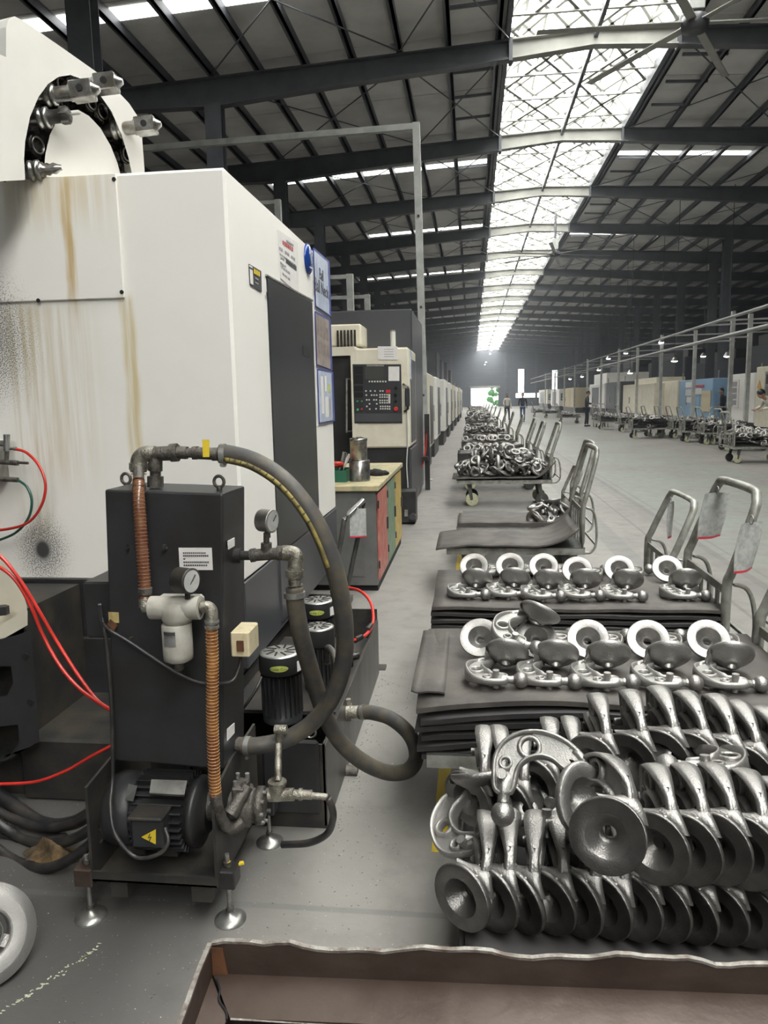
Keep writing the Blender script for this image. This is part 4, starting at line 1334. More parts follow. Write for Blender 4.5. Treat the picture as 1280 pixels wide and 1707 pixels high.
MB().cyl((-.62, 2.72, TZ - .03), (-.55, 2.72, TZ - .03), .022, 10).cyl((-.58, 2.95, TZ - .02), (-.54, 3.02, TZ + .02), .02, 10).cyl((-.56, 3.25, TZ - .02), (-.56, 3.25, TZ + .06), .022, 10).cyl((-.60, 3.28, TZ), (-.53, 3.34, TZ), .018, 10).build('pump_fitting', 'oily_black', tk)
t = thing('red_tank_hose', 'bright red hose arching over the far end of the coolant tank', 'hose', (-.55, 3.7, .3))
MB().tube(catmull([at(572, 978, Y=4.1), at(600, 985, Y=4.0), at(618, 1005, Y=3.9), at(622, 1035, Y=3.75), at(612, 1056, Y=3.55), at(595, 1066, Y=3.4), at(580, 1068, Y=3.3)], 8), .0085, 8).build('hose', 'red_tube', t)
MB().cyl(at(612, 1050, Y=3.58), at(619, 1042, Y=3.7), .014, 8).build('hose_clip', 'black_paint', t)
MB().cyl(at(592, 1067, Y=3.38), at(602, 1062, Y=3.45), .015, 8).build('hose_clip', 'black_paint', t)
mat('swarf_mat', (0.3, 0.29, 0.27), 0.35, 0.7)
sw = MB()
rr = random.Random(21)
for k in range(420):
    x, y = rr.uniform(-.5, -.2), rr.uniform(2.0, 4.0)
    if rr.random() < .5:
        x, y = rr.uniform(-1.3, -.35), rr.uniform(1.45, 2.3)
    if rr.random() < .25:
        x, y = -.49 + abs(rr.gauss(0, .03)), rr.uniform(2.4, 3.9)
    a, l = rr.uniform(0, PI), rr.uniform(.001, .0032)
    sw.bar((x - l * math.cos(a), y - l * math.sin(a), .0012), (x + l * math.cos(a), y + l * math.sin(a), .0016), .0018, .0016)
tag(sw.build('metal_swarf', 'swarf_mat'), 'fine bright metal swarf scattered on the floor by the tank', 'swarf', kind='stuff')
# ------------------------------------------------------------------ forged arms
def smooth2(pts, n=4):
    P_ = [Vector((p[0], p[1], 0)) for p in pts]
    out = []
    m = len(P_)
    for i in range(m):
        a, b, c, d = P_[i - 1], P_[i], P_[(i + 1) % m], P_[(i + 2) % m]
        for k in range(n):
            t = k / n
            v = 0.5 * ((2 * b) + (c - a) * t + (2 * a - 5 * b + 4 * c - d) * t * t + (3 * b - a - 3 * c + d) * t ** 3)
            out.append((v.x, v.y))
    return out


FY = 1.2
FO = [(-.050, -.017), (-.085, -.024), (-.125, -.022), (-.158, -.004), (-.180, .026), (-.187, .062), (-.180, .095), (-.163, .124), (-.138, .146), (-.112, .152), (-.098, .138), (-.110, .112), (-.128, .090), (-.133, .066), (-.122, .040), (-.098, .024), (-.05, .017)]
FO = [(x, y * FY if y > .02 else y) for x, y in FO]
FN = Vector((.10, .77, .63)).normalized()
FD = Vector((-.045, .168, .038))


def lathe_open(mb, prof, n, axis, org):
    a, b, d = basis(axis)
    org = Vector(org)
    vs, fs = [], []
    for r, h in prof:
        for k in range(n):
            an = 2 * PI * k / n
            vs.append(org + d * h + (a * math.cos(an) + b * math.sin(an)) * r)
    for i in range(len(prof) - 1):
        for k in range(n):
            k2 = (k + 1) % n
            fs.append((i * n + k, i * n + k2, (i + 1) * n + k2, (i + 1) * n + k))
    return mb.add(vs, fs, True)


DISH = [(.015, -.044), (.024, -.045), (.030, -.040), (.036, -.030), (.062, -.016), (.0755, -.004), (.0780, .001), (.0780, .008), (.0755, .0115), (.0755, .0115), (.0450, .0115), (.0445, .0112), (.0400, .003), (.0210, -.016), (.0205, -.017), (.0150, -.017), (.0150, -.044)]


def arm_mesh(res):
    mb = MB()
    ol = smooth2(FO, 4 if res > 1 else 1)
    nh = 18 if res > 1 else 8
    h1 = ring2(-.151, .056, .0185, nh)
    h2 = ring2(-.112, .002, .012, nh - 4, .009)
    mb.poly(ol, (h1, h2), .012)
    P_ = [Vector((x, y, 0)) for x, y in ol]
    # upstanding flange around the edge: an I-beam section
    n = len(P_)
    sec = 8 if res > 1 else 4
    def fh(p):
        u = max(0.0, min(1.0, (p.y + .02) / .20))
        return .012 + .0155 * max(0, math.sin(PI * min(1, u * 1.08))) * (1 if p.x < -.1 else .5)
    vs, fs = [], []
    for i in range(n):
        t = (P_[(i + 1) % n] - P_[i - 1]).normalized()
        o = Vector((t.y, -t.x, 0))
        for j in range(sec):
            a = 2 * PI * j / sec + PI / sec
            vs.append(P_[i] + o * (.0062 * math.cos(a)) + Vector((0, 0, fh(P_[i]) * math.sin(a))))
    for i in range(n):
        for j in range(sec):
            fs.append((i * sec + j, ((i + 1) % n) * sec + j, ((i + 1) % n) * sec + (j + 1) % sec, i * sec + (j + 1) % sec))
    mb.add(vs, fs, True)
    if res > 1:
        lathe_open(mb, [(.0185, -.013), (.0185, .013), (.021, .0155), (.026, .0155), (.0285, .012), (.0285, -.012), (.026, -.0155), (.021, -.0155), (.0185, -.013)], 20, (0, 0, 1), (-.151, .056, 0))
        lathe_open(mb, [(.010, -.011), (.010, .011), (.0145, .013), (.017, .009), (.017, -.009), (.0145, -.013), (.010, -.011)], 14, (0, 0, 1), (-.112, .002, 0))
    k = 12 if res > 1 else 6
    mb.tube([(-.098, 0, 0), (-.075, 0, 0), (-.05, 0, 0), (-.044, 0, 0), (-.041, 0, 0), (-.015, 0, 0)], [.015, .0195, .0155, .0150, .0130, .0125], k)
    mb.cyl((-.083, -.004, -.028), (-.083, -.004, .034), .0115, 10 if res > 1 else 6)
    # neck fanning out onto the rim of the dish
    A = Vector((-.128, .168, .0))
    e = A - FD
    e = (e - FN * e.dot(FN)).normalized()
    tt = FN.cross(e)
    wd = Vector((.0, -1, 1)).normalized()
    nn = Vector((.0, 1, 1)).normalized()
    B = FD + e * .060 - FN * .006
    ring = []
    steps = 7 if res > 1 else 3
    kk = 14 if res > 1 else 6
    for i in range(steps + 1):
        u = i / steps
        c = A.lerp(B, u) + Vector((-.004, .010, .0)) * math.sin(PI * u)
        w_ = wd.lerp(tt, u).normalized()
        t_ = nn.lerp(FN, u).normalized()
        hw, ht = .015 + .043 * u ** 1.6, .016 - .006 * u
        for j in range(kk):
            an = 2 * PI * j / kk
            ca, sa = math.cos(an), math.sin(an)
            ring.append(c + w_ * hw * math.copysign(abs(ca) ** .7, ca) + t_ * ht * math.copysign(abs(sa) ** .7, sa))
    mb.add(ring, [(i * kk + j, i * kk + (j + 1) % kk, (i + 1) * kk + (j + 1) % kk, (i + 1) * kk + j) for i in range(steps) for j in range(kk)], True)
    rid = [Vector((-.158, .150, .0)), Vector((-.138, .172, .004)), Vector((-.118, .184, .008)), FD + e * .072 + Vector((0, .004, 0))]
    mb.tube(catmull(rid, 3), [.010, .010, .0095, .009, .0085, .008, .0075, .007, .0065, .006], k)
    return mb


def dish_mesh(res):
    return lathe_open(MB(), DISH if res > 1 else DISH[::2] + [DISH[0]], 32 if res > 1 else 14, FN, FD)


def ball_mesh(res):
    mb = MB().sphere((0, 0, 0), .0275, 18 if res > 1 else 8, 12 if res > 1 else 6)
    if res > 1:
        mb.cyl((-.03, 0, 0), (-.024, 0, 0), .0145, 14)
    return mb


def forging_proto(mats, res):
    e = bpy.data.objects.new('forged_arm', None)
    COL.objects.link(e)
    arm_mesh(res).build('arm', mats[0], e, world=False)
    dish_mesh(res).build('dish', mats[1], e, world=False)
    ball_mesh(res).build('ball', mats[2], e, world=False)
    return e


PB = forging_proto(('forging_bright', 'forging', 'forging'), 2)
PD = forging_proto(('forging', 'forging_dark', 'forging'), 2)
lowm = MB()
for f in (arm_mesh(1), dish_mesh(1), ball_mesh(1)):
    lowm.add(f.v, f.f, True)
PL = lowm.build('forged_arm', 'forging')
_first = {}


def put_forging(proto, mtx, label, group):
    if proto.name not in _first:
        _first[proto.name] = 1
        o = proto
    else:
        o = copy_tree(proto)
    o.matrix_world = mtx
    tag(o, label, 'forging', group)
    return o


def basis_m(xd, yd, zd, loc):
    return Matrix(((xd.x, yd.x, zd.x, loc.x), (xd.y, yd.y, zd.y, loc.y), (xd.z, yd.z, zd.z, loc.z), (0, 0, 0, 1)))


UPR = Matrix(((0, 0, -1), (0, -1, 0), (-1, 0, 0)))       # arm standing upright, dish to the front left
ORD = ['first', 'second', 'third', 'fourth', 'fifth', 'sixth', 'seventh', 'eighth', 'ninth', 'tenth', 'eleventh', 'twelfth', 'thirteenth', 'fourteenth']
rf = random.Random(17)


def upright(dish_at, label, group, lean=0.0, yaw=0.0, roll=0.0, proto=None):
    m3 = Matrix.Rotation(yaw + .04, 3, 'Z') @ Matrix.Rotation(lean, 3, 'X') @ Matrix.Rotation(roll, 3, 'Y') @ UPR
    o = Vector(dish_at) - m3 @ FD
    m = m3.to_4x4()
    m.translation = o
    return put_forging(proto or PD, m, label, group)


# bottom front row
for k in range(13):
    x = 772 + 46.5 * k
    c = at(x, 1487 + 3.2 * k, Y=1.57)
    c.z = .298 + .078
    upright(c, 'upright forged arm, %s from the yellow line, bottom row of the pile' % ORD[k], 'forged arms piled on the cart', lean=rf.uniform(-.06, .03), yaw=rf.uniform(-.12, .10) - .05, roll=rf.uniform(-.05, .08) + (.10 if k == 0 else 0))
# raised row leaning on it
for k in range(6):
    x = (1013, 1092, 1144, 1192, 1241, 1292)[k]
    c = at(x, (1392, 1412, 1414, 1412, 1420, 1436)[k], Y=1.46 if k == 0 else 1.53)
    upright(c, 'open dish forged arm, %s from the crossing arm, middle row of the pile' % ORD[k], 'forged arms piled on the cart', lean=-.22 + rf.uniform(-.04, .04), yaw=(.42 if k == 0 else -.02) + rf.uniform(-.05, .05), roll=(.25 if k == 0 else -.02) + rf.uniform(-.04, .04))
# top row
for k in range(7):
    x = (990, 1050, 1102, 1152, 1198, 1240, 1290)[k]
    c = at(x, (1272, 1268, 1262, 1268, 1275, 1288, 1300)[k], Y=1.86)
    upright(c, 'arched forged arm, %s from the yellow line, top row of the pile' % ORD[k], 'forged arms piled on the cart', lean=-.10 + rf.uniform(-.03, .03), yaw=.02 + rf.uniform(-.05, .05), roll=-.10 + rf.uniform(-.03, .03))
# carrying rows hidden in the heap and back rows
for k in range(9):
    c = Vector((.26 + .066 * k, 1.83, .298 + .078))
    upright(c, 'forged arm buried in the pile under the top row', 'forged arms buried in the pile', lean=rf.uniform(-.05, .05), yaw=rf.uniform(-.06, .06))
for k in range(6):
    x, y = ((782, 1330), (812, 1330), (848, 1342), (895, 1310), (932, 1312), (972, 1306))[k]
    c = at(x, y, Y=1.86 if k < 3 else 1.90)
    upright(c, 'forged arm, %s from the yellow line at the back of the pile' % ORD[k], 'forged arms piled on the cart', lean=rf.uniform(-.05, .05), yaw=rf.uniform(-.05, .05), roll=.02)
# arms thrown across the top
def free(zd, yhint, loc, label, proto=None):
    zd = Vector(zd).normalized()
    yd = Vector(yhint)
    yd = (yd - zd * yd.dot(zd)).normalized()
    return put_forging(proto or PD, basis_m(yd.cross(zd), yd, zd, Vector(loc)), label, 'loose forged arms on the pile')


free((-.12, -.80, .58), (1, 0, -.08), at(838, 1357, Y=1.60), 'loose forged arm lying across the pile with its ball end toward the camera', PB)
free((.03, -.2, -.97), (.05, 1, 0), at(1112, 1277, Y=1.70), 'loose forged arm lying flat on edge before the top row')
free((.0, -.25, -.95), (0.0, 1, 0), at(852, 1366, Y=1.68), 'loose forged arm lying flat below the crossing arm')
free((-.45, -.35, .8), (.3, .9, 0), at(828, 1402, Y=1.72), 'loose forged arm tipped over at the pile corner by the yellow line', PB)

# ------------------------------------------------------------------ platform carts
def cart_proto(L=1.30, Wd=.70, zd=.36, hz=1.08):
    e = bpy.data.objects.new('platform_cart', None)
    COL.objects.link(e)
    a, b = L / 2, Wd / 2
    MB().box(-a, a, -b, b, zd - .006, zd).build('deck', 'trolley_dark', e, world=False)
    MB().box(-a, a, -b, -b + .035, zd - .055, zd - .006).build('rail', 'trolley_paint', e, world=False)
    MB().box(-a, a, b - .035, b, zd - .055, zd - .006).build('rail', 'trolley_paint', e, world=False)
    for x in (-a, -a + L / 3, a - L / 3, a - .035):
        MB().box(x, x + .035, -b + .035, b - .035, zd - .055, zd - .006).build('cross_rail', 'trolley_paint', e, world=False)
    h = b - .035
    pts = [(a - .02, -h, zd - .05), (a - .02, -h, zd + .28), (a + .0, -h, zd + .36), (a + .085, -h + .02, hz - .10), (a + .105, -h + .05, hz - .03), (a + .11, -h + .12, hz),
           (a + .11, h - .12, hz), (a + .105, h - .05, hz - .03), (a + .085, h - .02, hz - .10), (a + .0, h, zd + .36), (a - .02, h, zd + .28), (a - .02, h, zd - .05)]
    MB().tube(catmull(pts, 4), .0215, 10).build('handle', 'trolley_paint', e, world=False)
    MB().box(a - .026, a - .014, -h, h, zd + .24, zd + .28).build('guard_bar', 'trolley_paint', e, world=False)
    for y in (-h * .6, -h * .2, h * .2, h * .6):
        MB().box(a - .026, a - .014, y - .015, y + .015, zd, zd + .24).build('guard_post', 'trolley_paint', e, world=False)
    for s in (-1, 1):
        MB().tube(catmull([(a - .01, s * h, zd + .30), (a + .07, s * h, zd + .27), (a + .105, s * h, zd + .16), (a + .105, s * h, zd + .02), (a + .06, s * h, zd - .04), (a - .01, s * h, zd - .045)], 4), .011, 8).build('bumper_loop', 'trolley_paint', e, world=False)
    MB().bar((a + .1, -h, zd + .02), (a + .1, h, zd + .02), .016).build('bumper_bar', 'trolley_paint', e, world=False)
    for sx in (-1, 1):
        for sy in (-1, 1):
            x, y = sx * (a - .17), sy * (b - .09)
            zc = zd - .055
            fk = MB().box(x - .045, x + .045, y - .04, y + .04, zc - .012, zc)
            fk.hexa([(x - .03, y - .03, zc - .01), (x + .03, y - .03, zc - .01), (x + .055, y - .03, .09), (x + .02, y - .03, .08)], [(x - .03, y - .026, zc - .01), (x + .03, y - .026, zc - .01), (x + .055, y - .026, .09), (x + .02, y - .026, .08)])
            fk.hexa([(x - .03, y + .026, zc - .01), (x + .03, y + .026, zc - .01), (x + .055, y + .026, .09), (x + .02, y + .026, .08)], [(x - .03, y + .03, zc - .01), (x + .03, y + .03, zc - .01), (x + .055, y + .03, .09), (x + .02, y + .03, .08)])
            f = fk.build('castor_fork', 'trolley_dark', e, world=False)
            wm = MB().lathe([(.02, -.025), (.06, -.02), (.08, -.022), (.09, -.016), (.09, .016), (.08, .022), (.06, .02), (.02, .025)], 20, (0, 1, 0), (x + .04, y, .09))
            w = wm.build('castor_wheel', 'castor_wheel' if (sx < 0) == (sy < 0) else 'castor_dark', f, world=False)
    return e


CP = cart_proto()
_cart_used = [0]


def put_cart(x, y, label, rz=0.0, z=0.0, sx=1.0, sz=1.0, group='platform carts along the machine row'):
    if _cart_used[0]:
        o = copy_tree(CP)
    else:
        o = CP
    _cart_used[0] = 1
    o.location = (x, y, z)
    o.rotation_euler = (0, 0, rz)
    o.scale = (sx, 1, sz)
    return tag(o, label, 'cart', group)


def wavy_mat(x0, x1, y0, y1, z, t, lab_, m='rubber_mat', amp=.004, curl=None, nx=22, ny=6, seed=0, group='rubber mats on carts', edge=0.0):
    r = random.Random(seed)
    p1, p2, p3 = (r.uniform(0, 6) for _ in range(3))

    def top(u, v):
        x = x0 + (x1 - x0) * u + edge * math.sin(v * 5 + p1) * (1 if u in (0, 1) else 0)
        y = y0 + (y1 - y0) * v + edge * math.sin(u * 6 + p2) * (1 if v in (0, 1) else 0)
        zz = z + amp * math.sin(u * 9 + p1) * math.sin(v * 4 + p3) + amp * .5 * math.sin(u * 23 + p2)
        if curl:
            zz += curl(u, v)
        return (x, y, zz + amp * 1.5)
    mb = MB()
    mb.grid(top, nx, ny)
    n1 = (nx + 1) * (ny + 1)
    mb.grid(lambda u, v: (top(u, v)[0], top(u, v)[1], top(u, v)[2] - t), nx, ny)
    rim = [j * (nx + 1) for j in range(ny + 1)]
    loop = [i for i in range(nx + 1)] + [j * (nx + 1) + nx for j in range(1, ny + 1)] + [ny * (nx + 1) + i for i in range(nx - 1, -1, -1)] + [j * (nx + 1) for j in range(ny - 1, 0, -1)]
    for a, b in zip(loop, loop[1:] + loop[:1]):
        mb.f.append((a, b, n1 + b, n1 + a))
        mb.sm.append(False)
    o = mb.build('rubber_mat', m)
    return tag(settle(o), lab_, 'mat', group)


# front cart carrying the pile
put_cart(.68, 1.885, 'low cart carrying the big pile of forged arms', sz=.70)
wavy_mat(-.02, 1.30, 1.50, 2.24, .275, .010, 'black rubber mat with wavy edge under the big pile', 'rubber_mat_black', amp=.006, seed=3, edge=.004, nx=40)
MB_ = MB().hexa([(-.03, 1.505, .255), (1.33, 1.505, .255), (1.33, 2.24, .255), (-.03, 2.24, .255)], [(-.03, 1.505, .268), (1.33, 1.505, .268), (1.33, 2.24, .268), (-.03, 2.24, .268)])
tag(settle(MB_.build('deck_board', 'rubber_mat_black')), 'thin dark board under the wavy mat of the pile', 'board')
# cart with two rows of arms on stacked mats
put_cart(.50, 2.70, 'cart of stacked mats and two rows of arms behind the pile', sz=.92)
for k in range(6):
    z = .345 + .034 * k
    top_ = k == 5
    wavy_mat(-.165 - (.02 if k % 2 else 0), 1.12, 2.36 - .006 * k + (.02 if k == 5 else 0), 3.12, z, .017, 'thick rubber mat, %s from the bottom of the stack behind the pile' % ORD[k] if not top_ else 'top rubber mat carrying two rows of arms behind the pile',
             'rubber_mat' if top_ else 'rubber_mat_black', amp=.004, seed=20 + k, curl=(lambda u, v: -.03 * max(0, .25 - u) / .25 * (1 - v) if True else 0), edge=.003)
put_mats = wavy_mat(-.205, -.09, 2.42, 3.10, .515, .006, 'narrow rubber strip hanging over the near mat stack edge', 'rubber_mat', amp=.003, seed=41, nx=6)
# cart beyond with six pairs
put_cart(.52, 3.78, 'cart of stacked mats and six pairs of arms beside the tall handle', sz=.98)
for k in range(6):
    z = .363 + .030 * k
    wavy_mat(-.19, 1.16, 3.44 + .004 * k, 4.26, z, .015, 'thick rubber mat, %s from the bottom of the farther stack' % ORD[k] if k < 5 else 'top rubber mat carrying six pairs of arms',
             'rubber_mat' if k == 5 else 'rubber_mat_black', amp=.004, seed=50 + k, edge=.004)
ZB, ZA = .345 + .034 * 5 + .006, .363 + .03 * 5 + .006


def lying(px, py, Yc, ztop, flip, label, group, proto=None, jit=.06, ref='disc'):
    """arm lying flat on a mat; the dish centre is put on the sight line at depth Yc"""
    a = rf.uniform(-jit, jit) + (PI if flip else 0)
    m3 = Matrix.Rotation(a, 3, 'Z')
    d = at(px, py, Z=ztop + .029 + FD.z)
    o = d - m3 @ FD
    o.z = ztop + .030
    m = m3.to_4x4()
    m.translation = o
    return put_forging(proto or PB, m, label, group)


for k, x in enumerate((845, 928, 1014, 1114, 1218)):
    lying(x, 1088 + (0, 2, 3, 4, 5)[k], 0, ZB, False, 'forged arm with dish back showing, %s from the hose side, close mat' % ORD[k], 'arms laid in two rows on the close mat')
for k, x in enumerate((800, 893, 980, 1080, 1180)):
    lying(x, 1064 + (0, 1, 2, 3, 3)[k], 0, ZB, True, 'forged arm with open dish showing, %s from the hose side, close mat' % ORD[k], 'arms laid in two rows on the close mat')
o = lying(868, 1040, 0, ZB + .055, False, 'extra forged arm tipped over its neighbours on the close mat', 'arms laid in two rows on the close mat', jit=.01)
o.rotation_euler = (o.rotation_euler.x + .25, o.rotation_euler.y + .2, o.rotation_euler.z - .35)
for k, x in enumerate((795, 858, 915, 976, 1046, 1142)):
    lying(x, 965 + (0, -1, 2, 1, 2, 1)[k], 0, ZA, False, 'forged arm with dish back showing, %s from the bench side, farther mat' % ORD[k], 'arms laid in pairs on the farther mat')
for k, x in enumerate((790, 850, 906, 962, 1032, 1112)):
    lying(x, 945 + (0, -1, 0, 6, 4, 4)[k], 0, ZA, True, 'forged arm with open dish showing, %s from the bench side, farther mat' % ORD[k], 'arms laid in pairs on the farther mat')

# further carts of the left row
put_cart(.56, 4.86, 'cart with the shorter handle just beyond the six pairs', sz=.80)
put_cart(.33, 6.02, 'empty cart with a curved mat, nearest bare deck', sx=.80, sz=1.02)
wavy_mat(-.27, .80, 5.62, 6.36, .385, .012, 'bare rubber mat curling up at the cart handle', 'rubber_mat', amp=.006, seed=70, curl=lambda u, v: .13 * max(0, (u - .74) / .26) ** 2 - .03 * max(0, (.25 - u) / .25) ** 2, nx=26)
put_cart(.42, 6.98, 'second empty cart with few arms by its handle', sx=.85, sz=1.0)
wavy_mat(-.12, .90, 6.66, 7.3, .385, .03, 'second bare rubber mat with a few arms at its end', 'rubber_mat', amp=.005, seed=71, curl=lambda u, v: .14 * max(0, u - .8) ** 1.5 / .09, nx=26)
put_cart(.46, 8.0, 'dark empty cart behind the second bare mat', sx=.85, sz=.70)
put_cart(.45, 10.72, 'cart heaped with tangled forged arms', sx=1.0, sz=1.04)
wavy_mat(-.26, 1.14, 10.33, 11.1, .40, .012, 'rubber mat under the tangled heap of arms', 'rubber_mat', amp=.006, seed=72, curl=lambda u, v: .22 * max(0, u - .8) ** 1.5 / .09, nx=26)
rl = random.Random(33)


def rot_any(r):
    return Matrix.Rotation(r.uniform(0, 6.3), 3, 'Z') @ Matrix.Rotation(r.uniform(-.9, .9), 3, 'X') @ Matrix.Rotation(r.uniform(-.9, .9), 3, 'Y')


def heap(n, x0, x1, y0, y1, z, hgt, label, group, laid=False):
    for k in range(n):
        u, v = rl.random(), rl.random()
        x, y = x0 + (x1 - x0) * u, y0 + (y1 - y0) * v
        prof = min(1, 3.2 * min(u, 1 - u) + .1) * min(1, 3 * min(v + .05, 1.05 - v) + .15)
        zz = z + .04 + (0 if laid else rl.random() ** .8 * hgt * prof)
        m3 = Matrix.Rotation(rl.uniform(-.2, .2) + (PI if rl.random() < .4 else 0), 3, 'Z') if laid else rot_any(rl)
        m = m3.to_4x4()
        m.translation = Vector((x, y, zz)) - m3 @ Vector((-.08, .08, 0))
        put_forging(PL, m, label, group)


heap(92, -.12, .98, 10.5, 11.05, .42, .30, 'forged arm in the tangled heap on the cart', 'tangled arms heaped on one cart')
for x in (.06, .33):
    c = Vector((x, 10.45, .42 + .08))
    upright(c, 'forged arm lying before the tangled heap, %s the aisle' % ('farther from' if x < .2 else 'nearer'), 'arms before the tangled heap', lean=.9, proto=PB)
heap(7, .62, .80, 6.75, 7.1, .39, .05, 'forged arm left at the end of the second bare mat', 'few arms on the second bare mat')
ci = 0
for (yc, n, kind, lb) in ((12.6, 0, 'dark', 'cart of dark stacked mats just beyond the tangled heap'), (14.3, 34, 'laid', 'cart with neat arms beyond the tangled heap'), (17.6, 30, 'laid', 'second cart with neat arms beyond the tangled heap'),
                          (21.5, 26, 'heap', 'third loaded cart beyond the tangled heap'), (25.5, 22, 'laid', 'fourth loaded cart beyond the tangled heap'), (30.5, 0, 'far', 'fifth loaded cart beyond the tangled heap'), (36, 0, 'far', 'sixth loaded cart beyond the tangled heap'),
                          (42, 0, 'far', 'seventh loaded cart beyond the tangled heap'), (49, 0, 'far', 'eighth loaded cart beyond the tangled heap'), (57, 0, 'far', 'ninth loaded cart beyond the tangled heap'), (66, 0, 'far', 'tenth loaded cart beyond the tangled heap')):
    put_cart(.42, yc, lb)
    h_ = .14 if kind != 'dark' else .24
    o = wavy_mat(-.22, 1.02, yc - .40, yc + .40, .365 + h_, h_, 'thick pad of mats on the %s' % lb, 'rubber_mat_black' if kind == 'dark' else 'rubber_mat', amp=.004, seed=80 + ci)
    if n:
        heap(n, -.12, .90, yc - .3, yc + .3, .365 + h_, .12, 'forged arm on the %s' % lb, 'arms on the %s' % lb, laid=(kind == 'laid'))
    elif kind == 'far':
        mb = MB()
        for k in range(36):
            m3 = rot_any(rl)
            m = m3.to_4x4()
            m.translation = Vector((rl.uniform(-.1, .9), yc + rl.uniform(-.3, .3), .365 + h_ + .06 + rl.random() * .12))
            mb.add(lowm.v, lowm.f, True, m)
        tag(mb.build('forged_arms', 'forging_bright', fix=False), 'mass of forged arms on the %s' % lb, 'forgings', kind='stuff')
    ci += 1

# document sleeves hung on the handles
def sleeve(p, w, h, ang, label, tilt=0.0):
    e = thing('document_sleeve', label, 'sleeve', p, 'clear sleeves hung on cart handles')
    m = Matrix.Translation(p) @ Matrix.Rotation(ang, 4, 'Z') @ Matrix.Rotation(tilt, 4, 'X')
    MB().grid(lambda u, v: m @ Vector((w * (u - .5), .012 * math.sin(u * 4 + v * 3), -h * v)), 6, 6).build('pouch', 'clear_sleeve', e, fix=False)
    MB().grid(lambda u, v: m @ Vector((w * (u - .5), .012 * math.sin(u * 4 + 3 + .1 * v) - .002, -h * (.955 + .05 * v))), 6, 1).build('red_edge', 'sleeve_red', e, fix=False)
    MB().torus(m @ Vector((0, 0, .015)), .02, .0025, (1, 0, 0), 12, 5).build('hook', 'zinc', e)
    return e


sleeve(at(1195, 822, X=1.25), .16, .24, .5, 'clear sleeve with red edge on the tall near handle', .15)
sleeve(at(1118, 838, X=1.27), .17, .22, 1.2, 'clear sleeve with red edge on the shorter handle')
sleeve(at(1252, 872, X=1.22), .15, .22, .7, 'clear sleeve with red edge between the two tall handles', .1)

# ------------------------------------------------------------------ rusty steel bin at the bottom of the picture
bn = thing('steel_bin', 'rusty brown steel bin with a ragged bright rim', 'bin', (.2, .9, 0))
bz = .50
bl0, br0 = at(352, 1573, Z=bz), at(1280, 1606, Z=bz)
bfr = at(302, 1702, Z=bz)
bx0, by1 = bl0.x, bl0.y
bx1, by0 = 1.0, .45
slope = (br0.y - bl0.y) / (br0.x - bl0.x)
n = 60
rb = random.Random(9)
jag = [math.sin(k * .45) * .006 + math.sin(k * 1.3) * .003 + rb.uniform(-.0018, .0018) for k in range(n + 1)]
bw, be = MB(), MB()
for k in range(n):
    xa, xb = bx0 + (bx1 - bx0) * k / n, bx0 + (bx1 - bx0) * (k + 1) / n
    ya, yb = by1 + slope * (xa - bx0), by1 + slope * (xb - bx0)
    za, zb = bz + jag[k], bz + jag[k + 1]
    bw.hexa([(xa, ya, .0), (xb, yb, .0), (xb, yb, zb), (xa, ya, za)], [(xa, ya + .005, .0), (xb, yb + .005, .0), (xb, yb + .005, zb), (xa, ya + .005, za)])
    be.hexa([(xa, ya - .0015, za - .003), (xb, yb - .0015, zb - .003), (xb, yb - .0015, zb + .002), (xa, ya - .0015, za + .002)], [(xa, ya + .0075, za - .003), (xb, yb + .0075, zb - .003), (xb, yb + .0075, zb + .002), (xa, ya + .0075, za + .002)])
bw.build('back_wall', 'rust_steel', bn)
be.build('torn_rim', 'rust_edge', bn)
dxy = (bfr.x - bx0) / (bfr.y - by1)
bw, be = MB(), MB()
for k in range(30):
    ya, yb = by1 + (by0 - by1) * k / 30, by1 + (by0 - by1) * (k + 1) / 30
    xa, xb = bx0 + dxy * (ya - by1), bx0 + dxy * (yb - by1)
    za, zb = bz + jag[0] + math.sin(k * .7) * .003, bz + jag[0] + math.sin((k + 1) * .7) * .003
    bw.hexa([(xa, ya, 0), (xb, yb, 0), (xb, yb, zb), (xa, ya, za)], [(xa - .005, ya, 0), (xb - .005, yb, 0), (xb - .005, yb, zb), (xa - .005, ya, za)])
    be.hexa([(xa + .0015, ya, za - .003), (xb + .0015, yb, zb - .003), (xb + .0015, yb, zb + .002), (xa + .0015, ya, za + .002)], [(xa - .007, ya, za - .003), (xb - .007, yb, zb - .003), (xb - .007, yb, zb + .002), (xa - .007, ya, za + .002)])
bw.build('side_wall', 'rust_steel', bn)
be.build('torn_rim', 'rust_edge', bn)
# inner ledge of bent sheet with a torn crack, then the dark inside
zl = bz - .062
MB().hexa([(bx0, by1 - .0, zl), (bx1, by1 + slope * (bx1 - bx0), zl), (bx1, by1 + slope * (bx1 - bx0) - .085, zl - .012), (bx0 + .06, by1 - .085, zl - .012)],
          [(bx0, by1 - .0, zl - .004), (bx1, by1 + slope * (bx1 - bx0), zl - .004), (bx1, by1 + slope * (bx1 - bx0) - .085, zl - .016), (bx0 + .06, by1 - .085, zl - .016)]).build('ledge', 'rust_steel', bn)
MB().hexa([(bx0 - .005, by1, zl), (bx0 + .055, by1 - .085, zl - .012), (bx0 + .055, by0, zl - .012), (bx0 - .02, by0, zl)],
          [(bx0 - .005, by1, zl - .004), (bx0 + .055, by1 - .085, zl - .016), (bx0 + .055, by0, zl - .016), (bx0 - .02, by0, zl - .004)]).build('ledge', 'rust_steel', bn)
